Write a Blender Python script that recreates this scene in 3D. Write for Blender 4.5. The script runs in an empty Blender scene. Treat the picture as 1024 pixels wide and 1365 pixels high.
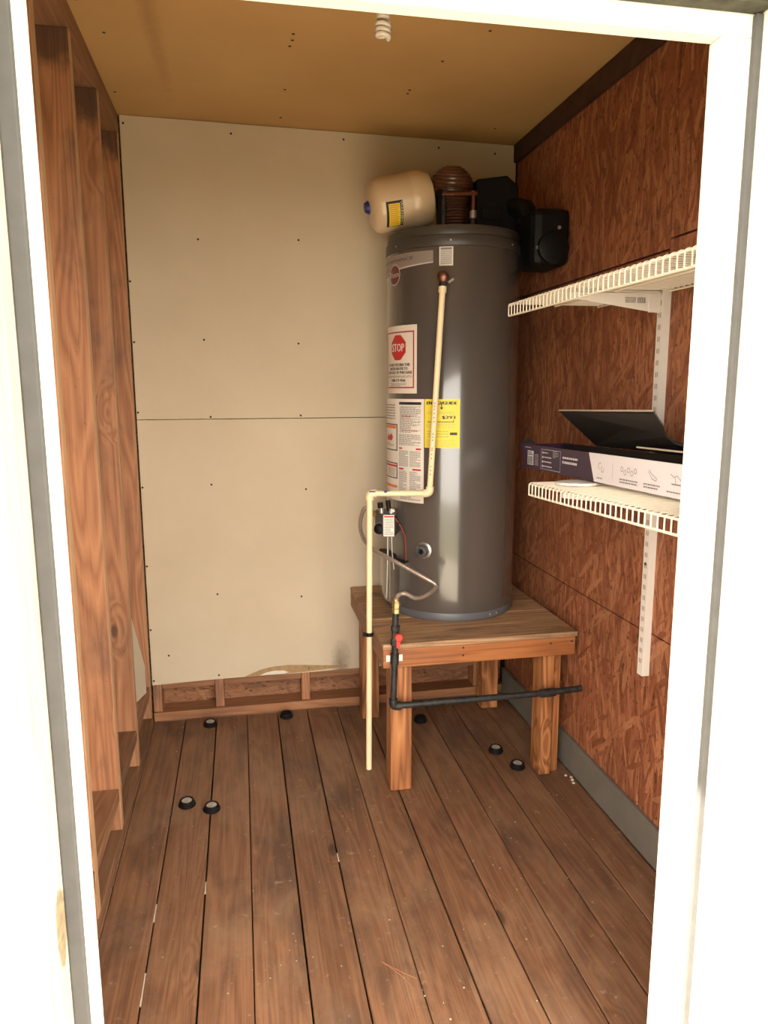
import bpy, math, random
from mathutils import Vector, Matrix, Quaternion
R = math.radians
random.seed(7)
scn = bpy.context.scene
COL = scn.collection

# ------------------------------------------------------------------ camera
cam_d = bpy.data.cameras.new('camera'); cam = bpy.data.objects.new('camera', cam_d); COL.objects.link(cam)
cam_d.sensor_fit = 'VERTICAL'; cam_d.sensor_height = 36.0; cam_d.lens = 980.2 * 36.0 / 1365.0
cam_d.clip_start = 0.02
cr = Vector((0.9816459, -0.19068425, -0.00329342)); cu = Vector((0.03482048, 0.16222425, 0.98613936)); cf = Vector((0.18750697, 0.96815433, -0.16588648))
cam.matrix_world = Matrix(((cr.x, cu.x, -cf.x, 0), (cr.y, cu.y, -cf.y, 0), (cr.z, cu.z, -cf.z, 1.41674), (0, 0, 0, 1)))
scn.camera = cam

# ------------------------------------------------------------------ sky, sun, exposure
world = bpy.data.worlds.new('sky'); scn.world = world; world.use_nodes = True
bg = world.node_tree.nodes['Background']
bg.inputs['Color'].default_value = (1.0, 0.93, 0.83, 1); bg.inputs['Strength'].default_value = 3.3
sun_d = bpy.data.lights.new('sun', 'SUN'); sun_d.energy = 16.0; sun_d.angle = R(0.6); sun_d.color = (1.0, 0.93, 0.82)
sun = bpy.data.objects.new('sun', sun_d); COL.objects.link(sun)
sun.rotation_euler = Vector((0.62, 0.08, -0.78)).to_track_quat('-Z', 'Y').to_euler()
sun.location = (-4, -2, 6)
scn.view_settings.view_transform = 'Standard'; scn.view_settings.look = 'None'
scn.view_settings.gamma = 1.0; scn.view_settings.use_curve_mapping = False
scn.view_settings.exposure = 1.55

# ------------------------------------------------------------------ materials
MATS = {}
def new_mat(name):
    m = bpy.data.materials.new(name); m.use_nodes = True
    MATS[name] = m
    nt = m.node_tree
    return m, nt, nt.nodes['Principled BSDF']
def nd(nt, typ, **kw):
    n = nt.nodes.new(typ)
    for k, v in kw.items():
        if k.startswith('i_'):
            n.inputs[k[2:].replace('_', ' ')].default_value = v
        else:
            setattr(n, k, v)
    return n
def lk(nt, a, b): nt.links.new(a, b)
def ramp(nt, fac, stops):
    n = nt.nodes.new('ShaderNodeValToRGB')
    els = n.color_ramp.elements
    while len(els) < len(stops): els.new(0.5)
    for e, (p, c) in zip(els, stops):
        e.position = p; e.color = (c[0], c[1], c[2], 1)
    lk(nt, fac, n.inputs['Fac'])
    return n.outputs['Color']
def mixc(nt, fac, a, b, mode='MIX'):
    n = nt.nodes.new('ShaderNodeMix'); n.data_type = 'RGBA'; n.blend_type = mode
    if isinstance(fac, (int, float)): n.inputs[0].default_value = fac
    else: lk(nt, fac, n.inputs[0])
    for s, v in ((6, a), (7, b)):
        if isinstance(v, (tuple, list)): n.inputs[s].default_value = (v[0], v[1], v[2], 1)
        else: lk(nt, v, n.inputs[s])
    return n.outputs[2]
def math_n(nt, op, a, b=None, clamp=False):
    n = nt.nodes.new('ShaderNodeMath'); n.operation = op; n.use_clamp = clamp
    for s, v in ((0, a), (1, b)):
        if v is None: continue
        if isinstance(v, (int, float)): n.inputs[s].default_value = v
        else: lk(nt, v, n.inputs[s])
    return n.outputs[0]
def mapping(nt, vec, scale=(1, 1, 1), rot=(0, 0, 0), loc=(0, 0, 0)):
    n = nt.nodes.new('ShaderNodeMapping'); lk(nt, vec, n.inputs['Vector'])
    n.inputs['Scale'].default_value = scale; n.inputs['Rotation'].default_value = rot; n.inputs['Location'].default_value = loc
    return n.outputs[0]
def noise(nt, vec, scale, detail=3, rough=0.55, dist=0.0):
    n = nt.nodes.new('ShaderNodeTexNoise'); lk(nt, vec, n.inputs['Vector'])
    n.inputs['Scale'].default_value = scale; n.inputs['Detail'].default_value = detail
    n.inputs['Roughness'].default_value = rough; n.inputs['Distortion'].default_value = dist
    return n.outputs['Fac']
def bump(nt, bsdf, height, strength=0.3, dist=0.002):
    n = nt.nodes.new('ShaderNodeBump'); n.inputs['Strength'].default_value = strength; n.inputs['Distance'].default_value = dist
    lk(nt, height, n.inputs['Height']); lk(nt, n.outputs[0], bsdf.inputs['Normal'])
def objvec(nt, rand=True):
    tc = nt.nodes.new('ShaderNodeTexCoord'); v = tc.outputs['Object']
    if rand:
        oi = nt.nodes.new('ShaderNodeObjectInfo')
        a = nt.nodes.new('ShaderNodeVectorMath'); a.operation = 'MULTIPLY_ADD'
        lk(nt, oi.outputs['Random'], a.inputs[0]); a.inputs[1].default_value = (13.1, 27.7, 41.3); lk(nt, v, a.inputs[2])
        v = a.outputs[0]
    return v
def plain(name, col, rough=0.5, metal=0.0, var=0.0, vscale=8, coat=0.0, bumpy=0.0, spec=0.5):
    m, nt, b = new_mat(name)
    b.inputs['Roughness'].default_value = rough; b.inputs['Metallic'].default_value = metal
    b.inputs['Coat Weight'].default_value = coat; b.inputs['Coat Roughness'].default_value = 0.1; b.inputs['Specular IOR Level'].default_value = spec
    v = objvec(nt, False)
    n = noise(nt, v, vscale, 4)
    c = ramp(nt, n, [(0.3, [x * (1 - var) for x in col]), (0.7, [min(1, x * (1 + var)) for x in col])])
    lk(nt, c, b.inputs['Base Color'])
    if bumpy: bump(nt, b, noise(nt, v, vscale * 12, 3), bumpy)
    return m
def wood(name, dark, mid, light, axis, rough=0.65, knots=0.8, stain=0.35, stain_col=(0.05, 0.03, 0.02), stain_scale=5.0, var=0.18, ring=22, dust=0.0, rw=0.32, wear=0.0, kpick=0.6, specks=0.0):
    m, nt, b = new_mat(name)
    v = objvec(nt, True)
    s = [1.0, 1.0, 1.0]; s['xyz'.index(axis)] = 0.07
    # knots bend the grain round themselves
    ks = [1.0, 1.0, 1.0]; ks['xyz'.index(axis)] = 0.42
    kv = mapping(nt, v, ks)
    vor = nt.nodes.new('ShaderNodeTexVoronoi'); lk(nt, kv, vor.inputs['Vector']); vor.inputs['Scale'].default_value = 5.5
    kd = vor.outputs['Distance']
    near = nt.nodes.new('ShaderNodeMapRange'); lk(nt, kd, near.inputs[0])
    near.inputs[1].default_value = 0.0; near.inputs[2].default_value = 0.28; near.inputs[3].default_value = 1.0; near.inputs[4].default_value = 0.0
    sel = nt.nodes.new('ShaderNodeSeparateColor'); lk(nt, vor.outputs['Color'], sel.inputs[0])
    pick = math_n(nt, 'GREATER_THAN', sel.outputs[0], kpick)
    bend = math_n(nt, 'MULTIPLY', near.outputs[0], pick)
    gv = mapping(nt, v, s)
    warp = nt.nodes.new('ShaderNodeVectorMath'); warp.operation = 'MULTIPLY_ADD'
    lk(nt, bend, warp.inputs[0]); warp.inputs[1].default_value = (0.05, 0.05, 0.05); lk(nt, gv, warp.inputs[2])
    g = warp.outputs[0]
    n1 = noise(nt, g, 9, 2, 0.5, 0.4)
    rings = math_n(nt, 'MULTIPLY', n1, ring)
    rings = math_n(nt, 'FRACT', rings)
    rings = math_n(nt, 'PINGPONG', rings, 0.5)
    rings = math_n(nt, 'MULTIPLY', rings, 2.0)
    fs = [1.0, 1.0, 1.0]; fs['xyz'.index(axis)] = 0.02
    fib = noise(nt, mapping(nt, v, fs), 210, 3, 0.6)
    mixv = math_n(nt, 'ADD', math_n(nt, 'MULTIPLY', rings, rw), math_n(nt, 'MULTIPLY', fib, 1.04 - rw))
    col = ramp(nt, mixv, [(0.15, dark), (0.5, mid), (0.85, light)])
    # whole-board tone
    oi = nt.nodes.new('ShaderNodeObjectInfo')
    tone = nt.nodes.new('ShaderNodeMapRange'); lk(nt, oi.outputs['Random'], tone.inputs[0])
    tone.inputs[3].default_value = 1 - var; tone.inputs[4].default_value = 1 + var
    tc = nt.nodes.new('ShaderNodeCombineColor')
    for i in range(3): lk(nt, tone.outputs[0], tc.inputs[i])
    col = mixc(nt, 1.0, col, tc.outputs[0], 'MULTIPLY')
    # stains
    ss = [1.0, 1.0, 1.0]; ss['xyz'.index(axis)] = 0.45
    st = noise(nt, mapping(nt, v, ss), stain_scale, 5, 0.6, 0.3)
    stf = nt.nodes.new('ShaderNodeMapRange'); lk(nt, st, stf.inputs[0])
    stf.inputs[1].default_value = 0.52; stf.inputs[2].default_value = 0.72; stf.inputs[3].default_value = 0.0; stf.inputs[4].default_value = stain
    col = mixc(nt, stf.outputs[0], col, stain_col)
    kn = nt.nodes.new('ShaderNodeMapRange'); lk(nt, kd, kn.inputs[0])
    kn.inputs[1].default_value = 0.05; kn.inputs[2].default_value = 0.085; kn.inputs[3].default_value = knots; kn.inputs[4].default_value = 0.0
    kf = math_n(nt, 'MULTIPLY', kn.outputs[0], pick)
    col = mixc(nt, kf, col, (dark[0] * 0.35, dark[1] * 0.35, dark[2] * 0.35))
    if wear:
        ws = [1.0, 1.0, 1.0]; ws['xyz'.index(axis)] = 0.5
        wn = noise(nt, mapping(nt, v, ws, (0, 0, 0), (5, 3, 1)), 7, 7, 0.68, 0.5)
        wfr = nt.nodes.new('ShaderNodeMapRange'); lk(nt, wn, wfr.inputs[0])
        wfr.inputs[1].default_value = 0.45; wfr.inputs[2].default_value = 0.75; wfr.inputs[3].default_value = 0.0; wfr.inputs[4].default_value = wear
        col = mixc(nt, wfr.outputs[0], col, (0.31, 0.19, 0.112))
    if specks:
        sn = noise(nt, mapping(nt, v, (1, 1, 1), (0, 0, 0), (2, 7, 4)), 95, 3, 0.6)
        sm = noise(nt, v, 9, 2)
        sfr = nt.nodes.new('ShaderNodeMapRange'); lk(nt, math_n(nt, 'ADD', sn, math_n(nt, 'MULTIPLY', sm, 0.3)), sfr.inputs[0])
        sfr.inputs[1].default_value = 0.86; sfr.inputs[2].default_value = 0.93; sfr.inputs[3].default_value = 0.0; sfr.inputs[4].default_value = specks
        col = mixc(nt, sfr.outputs[0], col, (0.04, 0.02, 0.012))
    if dust:
        dn = noise(nt, mapping(nt, v, (1, 1, 1)), 38, 6, 0.7)
        df = nt.nodes.new('ShaderNodeMapRange'); lk(nt, dn, df.inputs[0])
        df.inputs[1].default_value = 0.62; df.inputs[2].default_value = 0.72; df.inputs[3].default_value = 0.0; df.inputs[4].default_value = dust
        col = mixc(nt, df.outputs[0], col, (0.5, 0.4, 0.3))
    lk(nt, col, b.inputs['Base Color'])
    b.inputs['Roughness'].default_value = rough
    bump(nt, b, mixv, 0.25, 0.0015)
    return m
def osb(name, a, bcol, c, axes, sat=1.0):
    m, nt, b = new_mat(name)
    tc = nt.nodes.new('ShaderNodeTexCoord'); v0 = tc.outputs['Object']
    sep = nt.nodes.new('ShaderNodeSeparateXYZ'); lk(nt, v0, sep.inputs[0])
    cmb = nt.nodes.new('ShaderNodeCombineXYZ')
    lk(nt, sep.outputs['XYZ'.index(axes[0].upper())], cmb.inputs[0]); lk(nt, sep.outputs['XYZ'.index(axes[1].upper())], cmb.inputs[1])
    v = cmb.outputs[0]
    nz = nt.nodes.new('ShaderNodeTexNoise'); lk(nt, v, nz.inputs['Vector']); nz.inputs['Scale'].default_value = 6
    dv = nt.nodes.new('ShaderNodeVectorMath'); dv.operation = 'MULTIPLY_ADD'
    lk(nt, nz.outputs['Color'], dv.inputs[0]); dv.inputs[1].default_value = (0.022, 0.022, 0); lk(nt, v, dv.inputs[2])
    cols = []; edges = []
    for i, (ang, sc, st) in enumerate(((2, 85, 0.11), (-15, 70, 0.12), (17, 75, 0.12), (-50, 60, 0.17))):
        mv = mapping(nt, dv.outputs[0], (1.0, st, 1.0), (0, 0, 0), (i * 3.7, i * 1.9, 0))
        # rotate first, then stretch
        rt = nt.nodes.new('ShaderNodeVectorRotate'); rt.rotation_type = 'Z_AXIS'; rt.inputs['Angle'].default_value = R(ang)
        lk(nt, dv.outputs[0], rt.inputs['Vector'])
        mv = mapping(nt, rt.outputs[0], (1.0, st, 1.0), (0, 0, 0), (i * 3.7, i * 1.9, 0))
        vo = nt.nodes.new('ShaderNodeTexVoronoi'); lk(nt, mv, vo.inputs['Vector']); vo.inputs['Scale'].default_value = sc
        sc_ = nt.nodes.new('ShaderNodeSeparateColor'); lk(nt, vo.outputs['Color'], sc_.inputs[0])
        fibs = noise(nt, mapping(nt, rt.outputs[0], (1.0, 0.06, 1.0)), 190, 2)
        f = math_n(nt, 'ADD', math_n(nt, 'MULTIPLY', sc_.outputs[1], 0.55), math_n(nt, 'MULTIPLY', fibs, 0.5))
        cols.append((ramp(nt, f, [(0.12, a), (0.5, bcol), (0.95, c)]), sc_.outputs[0], vo.outputs['Distance']))
    col = cols[0][0]
    edge = cols[0][2]
    for th, (cc, sel, ds) in zip((0.72, 0.76, 0.88), cols[1:]):
        pk = math_n(nt, 'GREATER_THAN', sel, th)
        col = mixc(nt, pk, col, cc)
    # dark chips and resin specks
    sp = noise(nt, mapping(nt, v, (1.0, 0.45, 1)), 85, 4, 0.65, 0.8)
    spf = nt.nodes.new('ShaderNodeMapRange'); lk(nt, sp, spf.inputs[0])
    spf.inputs[1].default_value = 0.56; spf.inputs[2].default_value = 0.65; spf.inputs[3].default_value = 0; spf.inputs[4].default_value = 0.85
    col = mixc(nt, spf.outputs[0], col, (a[0] * 0.35, a[1] * 0.35, a[2] * 0.35))
    big = noise(nt, v, 2.2, 3)
    bc = ramp(nt, big, [(0.3, (0.8, 0.8, 0.8)), (0.7, (1.15, 1.12, 1.1))])
    col = mixc(nt, 1.0, col, bc, 'MULTIPLY')
    lk(nt, col, b.inputs['Base Color'])
    b.inputs['Roughness'].default_value = 0.6
    bump(nt, b, spf.outputs[0], 0.35, -0.002)
    return m
def drywall(name, lo, hi, stains, axes):
    m, nt, b = new_mat(name)
    tc = nt.nodes.new('ShaderNodeTexCoord'); v = tc.outputs['Object']
    n = noise(nt, v, 1.7, 5, 0.6)
    col = ramp(nt, n, [(0.3, lo), (0.7, hi)])
    fleck = noise(nt, mapping(nt, v, (1, 1, 2.4)), 55, 5, 0.7)
    ff = nt.nodes.new('ShaderNodeMapRange'); lk(nt, fleck, ff.inputs[0])
    ff.inputs[1].default_value = 0.66; ff.inputs[2].default_value = 0.74; ff.inputs[3].default_value = 0; ff.inputs[4].default_value = 0.3
    col = mixc(nt, ff.outputs[0], col, (lo[0] * 0.6, lo[1] * 0.5, lo[2] * 0.4))
    for (cx, cy, cz, sx, sy, sz, sc, amount) in stains:
        mv = mapping(nt, v, (1 / sx, 1 / sy, 1 / sz), (0, 0, 0), (-cx / sx, -cy / sy, -cz / sz))
        ln = nt.nodes.new('ShaderNodeVectorMath'); ln.operation = 'LENGTH'; lk(nt, mv, ln.inputs[0])
        d = math_n(nt, 'ADD', ln.outputs['Value'], math_n(nt, 'MULTIPLY', noise(nt, v, 26, 4, 0.7), 0.9))
        mr = nt.nodes.new('ShaderNodeMapRange'); lk(nt, d, mr.inputs[0])
        mr.inputs[1].default_value = 0.55; mr.inputs[2].default_value = 1.45; mr.inputs[3].default_value = amount; mr.inputs[4].default_value = 0
        col = mixc(nt, mr.outputs[0], col, sc)
    lk(nt, col, b.inputs['Base Color']); b.inputs['Roughness'].default_value = 0.85
    bump(nt, b, noise(nt, v, 260, 2), 0.08, 0.001)
    return m

FLOOR = wood('deck_wood', (0.08, 0.035, 0.018), (0.17, 0.079, 0.04), (0.26, 0.128, 0.067), 'y', 0.5, 0.85, 0.7, (0.045, 0.031, 0.025), 5.0, 0.13, 12, 0.4, 0.26, 0.5, 0.6, 0.5)
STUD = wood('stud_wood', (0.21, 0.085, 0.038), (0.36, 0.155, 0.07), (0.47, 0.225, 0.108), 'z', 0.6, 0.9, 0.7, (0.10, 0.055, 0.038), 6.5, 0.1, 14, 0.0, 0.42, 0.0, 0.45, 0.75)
def dark_head(m):  # darkens the stud tops, with a ragged lower edge
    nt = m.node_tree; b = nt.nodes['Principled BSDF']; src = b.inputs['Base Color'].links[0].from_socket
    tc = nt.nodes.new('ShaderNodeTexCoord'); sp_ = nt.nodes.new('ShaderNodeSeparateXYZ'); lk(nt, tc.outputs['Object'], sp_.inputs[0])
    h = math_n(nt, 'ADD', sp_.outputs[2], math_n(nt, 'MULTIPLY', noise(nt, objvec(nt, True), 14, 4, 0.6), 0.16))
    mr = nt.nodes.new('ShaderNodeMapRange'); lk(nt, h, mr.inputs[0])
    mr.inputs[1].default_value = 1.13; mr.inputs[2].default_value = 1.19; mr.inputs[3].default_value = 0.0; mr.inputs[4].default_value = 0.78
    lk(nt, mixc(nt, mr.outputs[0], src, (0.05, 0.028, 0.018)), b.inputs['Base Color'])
dark_head(STUD)
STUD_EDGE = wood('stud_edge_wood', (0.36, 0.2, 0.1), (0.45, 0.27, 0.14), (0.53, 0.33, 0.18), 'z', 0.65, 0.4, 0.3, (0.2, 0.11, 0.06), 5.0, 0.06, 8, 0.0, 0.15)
PLATE_Y = wood('plate_wood_lengthways', (0.13, 0.06, 0.03), (0.22, 0.105, 0.05), (0.3, 0.155, 0.075), 'y', 0.65, 0.7, 0.4, (0.05, 0.03, 0.02), 4.0, 0.2, 16)
PLATE_X = wood('plate_wood_crossways', (0.17, 0.07, 0.03), (0.28, 0.12, 0.05), (0.36, 0.17, 0.075), 'x', 0.65, 0.7, 0.35, (0.06, 0.03, 0.02), 4.0, 0.13, 16)
STAND_X = wood('stand_wood_crossways', (0.17, 0.055, 0.017), (0.31, 0.105, 0.03), (0.42, 0.165, 0.055), 'x', 0.5, 0.6, 0.3, (0.06, 0.025, 0.012), 5.0, 0.08, 14)
STAND_Y = wood('stand_wood_lengthways', (0.14, 0.05, 0.018), (0.25, 0.095, 0.033), (0.34, 0.145, 0.055), 'y', 0.55, 0.7, 0.3, (0.06, 0.025, 0.012), 5.0, 0.08, 14)
STAND_Z = wood('stand_wood_upright', (0.13, 0.042, 0.013), (0.33, 0.12, 0.036), (0.48, 0.21, 0.075), 'z', 0.55, 0.9, 0.35, (0.06, 0.025, 0.012), 5.0, 0.1, 12, 0.0, 0.6)
STAND_TOP = wood('stand_top_wood', (0.19, 0.1, 0.05), (0.36, 0.205, 0.1), (0.5, 0.31, 0.165), 'x', 0.65, 0.7, 0.75, (0.07, 0.038, 0.02), 8.0, 0.16, 12, 0.2, 0.4)
OSB_R = osb('osb_panel', (0.15, 0.04, 0.016), (0.265, 0.087, 0.037), (0.48, 0.215, 0.1), ('y', 'z'))
OSB_B = osb('osb_sheathing', (0.17, 0.065, 0.026), (0.26, 0.11, 0.046), (0.36, 0.17, 0.075), ('z', 'x'))
OSB_F = osb('osb_lining', (0.14, 0.038, 0.015), (0.245, 0.08, 0.032), (0.42, 0.175, 0.075), ('x', 'z'))
DRY = drywall('gypsum_board', (0.55, 0.45, 0.315), (0.63, 0.525, 0.38), [(0.405, 3.116, 0.2, 0.05, 0.2, 0.13, (0.12, 0.1, 0.08), 0.7)], 'xz')
CEIL = drywall('ceiling_board', (0.46, 0.27, 0.095), (0.54, 0.33, 0.125), [(-0.21, 2.25, 2.43, 0.035, 0.7, 1, (0.36, 0.19, 0.07), 0.75)], 'xy')  # same board as the back wall, orange floor bounce put into its colour
TORN = plain('torn_paper', (0.36, 0.23, 0.11), 0.9, 0, 0.2, 40)
TORNW = plain('bare_gypsum', (0.72, 0.66, 0.55), 0.9, 0, 0.05, 40)
BLACKMET = plain('black_iron', (0.026, 0.025, 0.025), 0.5, 0.3, 0.6, 60, 0, 0.2)
SCREW = plain('screw_black', (0.015, 0.013, 0.012), 0.5)
WHITE = plain('white_paint', (0.82, 0.78, 0.68), 0.5, 0, 0.03, 6)
def jamb_mat():
    m, nt, b = new_mat('painted_jamb')
    v = objvec(nt, False)
    n = noise(nt, mapping(nt, v, (1, 1, 0.08)), 60, 4)
    col = ramp(nt, n, [(0.3, (0.5, 0.43, 0.31)), (0.65, (0.62, 0.56, 0.45))])
    # bare worn patch low on the jamb by the latch
    mv = mapping(nt, v, (1 / 0.05, 1 / 0.032, 1 / 0.075), (0, 0, 0), (0.297 / 0.05, -1.086 / 0.032, -0.60 / 0.075))
    ln = nt.nodes.new('ShaderNodeVectorMath'); ln.operation = 'LENGTH'; lk(nt, mv, ln.inputs[0])
    d = math_n(nt, 'ADD', ln.outputs['Value'], math_n(nt, 'MULTIPLY', noise(nt, v, 45, 3), 0.5))
    mr = nt.nodes.new('ShaderNodeMapRange'); lk(nt, d, mr.inputs[0])
    mr.inputs[1].default_value = 1.05; mr.inputs[2].default_value = 1.2; mr.inputs[3].default_value = 0.9; mr.inputs[4].default_value = 0
    col = mixc(nt, mr.outputs[0], col, ramp(nt, noise(nt, v, 60, 3), [(0.35, (0.16, 0.12, 0.07)), (0.7, (0.36, 0.27, 0.15))]))
    lk(nt, col, b.inputs['Base Color']); b.inputs['Roughness'].default_value = 0.55
    return m
JAMB = jamb_mat()
STRIP = plain('grey_foam_strip', (0.06, 0.058, 0.056), 0.8, 0, 0.1, 30)
STRIPD = plain('dark_olive_strip', (0.035, 0.034, 0.022), 0.85, 0, 0.5, 30)  # top strip, darker olive and blotchier than the side strips
GREYB = plain('grey_green_paint', (0.14, 0.125, 0.1), 0.6, 0, 0.12, 9)
DARKTRIM = plain('dark_trim_wood', (0.045, 0.018, 0.009), 0.7, 0, 0.3, 20)
GROUND = plain('dry_grass_ground', (0.1, 0.095, 0.05), 0.9, 0, 0.08, 3)
ROOFM = plain('roof_grey', (0.2, 0.19, 0.18), 0.85, 0, 0.1, 5)
SIDING = plain('cream_siding', (0.75, 0.71, 0.62), 0.6, 0, 0.03, 5)
TANK = plain('tank_grey_enamel', (0.078, 0.067, 0.059), 0.25, 0.0, 0.04, 3, 1.0)
TANKLID = plain('tank_lid_enamel', (0.055, 0.046, 0.038), 0.4, 0.0, 0.05, 3)
TANKBASE = plain('tank_base_band', (0.1, 0.105, 0.115), 0.4, 0, 0.05, 3)
PAPER = plain('label_paper', (0.72, 0.63, 0.53), 0.45, 0, 0.02, 5)
PAPERW = plain('label_white', (0.74, 0.68, 0.6), 0.45, 0, 0.02, 5)
YELLOW = plain('label_yellow', (0.78, 0.62, 0.035), 0.45, 0, 0.02, 5)
INK = plain('print_black', (0.02, 0.018, 0.018), 0.5)
INKG = plain('print_grey', (0.2, 0.18, 0.165), 0.5)
REDP = plain('print_red', (0.5, 0.018, 0.02), 0.45)
DREDP = plain('print_dark_red', (0.3, 0.02, 0.022), 0.45)
ORANGE = plain('print_orange', (0.7, 0.16, 0.03), 0.45)
BAND = plain('badge_grey', (0.3, 0.25, 0.22), 0.4, 0.2)
MAROON = plain('badge_maroon', (0.13, 0.015, 0.022), 0.35)
LINEW = plain('badge_line', (0.62, 0.56, 0.52), 0.4)
CPVC = plain('cream_plastic_pipe', (0.8, 0.65, 0.4), 0.4, 0, 0.04, 12)
BEIGE = plain('beige_enamel', (0.62, 0.46, 0.29), 0.3, 0, 0.03, 4, 0.3)
BLUE = plain('blue_plastic', (0.015, 0.02, 0.16), 0.4)
BLACKP = plain('black_plastic', (0.006, 0.0055, 0.0055), 0.5, 0, 0.2, 20, 0, 0, 0.2)
BROWNP = plain('brown_blower_plastic', (0.09, 0.035, 0.02), 0.3, 0, 0.1, 10, 0.3)
COPPER = plain('copper', (0.2, 0.085, 0.055), 0.35, 0.9, 0.15, 30)
BRASS = plain('brass', (0.55, 0.42, 0.2), 0.35, 0.85, 0.15, 30)
STEEL = plain('steel', (0.5, 0.48, 0.46), 0.35, 0.9, 0.08, 20)
HOSE = plain('braided_hose', (0.44, 0.37, 0.31), 0.4, 0.7, 0.15, 90)
DGREY = plain('dark_grey_plastic', (0.07, 0.068, 0.068), 0.45)
REDPL = plain('red_handle', (0.55, 0.035, 0.025), 0.4)
REDW = plain('red_wire', (0.3, 0.05, 0.03), 0.5)
WIREW = plain('white_vinyl_wire', (0.78, 0.7, 0.57), 0.4)
SHELFM = plain('white_powder_coat', (0.72, 0.67, 0.6), 0.45)
BOXP = plain('purple_board', (0.045, 0.02, 0.045), 0.35)
BOXW = plain('white_board', (0.72, 0.67, 0.69), 0.4)
BOXI = plain('shaded_board', (0.02, 0.016, 0.015), 0.55, 0, 0.1, 6)  # box inside and lid underside, their shade painted in as near black
EDGEB = plain('board_edge', (0.5, 0.42, 0.32), 0.8)
CFL = plain('white_glass_tube', (0.78, 0.74, 0.66), 0.3)
PORC = plain('white_lamp_base', (0.75, 0.7, 0.62), 0.4)
PUCKT = plain('silver_paper', (0.42, 0.38, 0.33), 0.45, 0.2, 0.35, 60)
UNDER = plain('dark_underfloor', (0.03, 0.022, 0.016), 0.95, 0, 0.2, 5)
SCRAP = drywall('gypsum_scrap', (0.5, 0.43, 0.31), (0.56, 0.48, 0.36), [], 'xz')
CHIP_GAPLIGHT = plain('chips_and_gap_light', (0.5, 0.42, 0.32), 0.8, 0, 0.2, 50)
DISH = plain('white_plastic', (0.85, 0.82, 0.76), 0.4)

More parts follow.
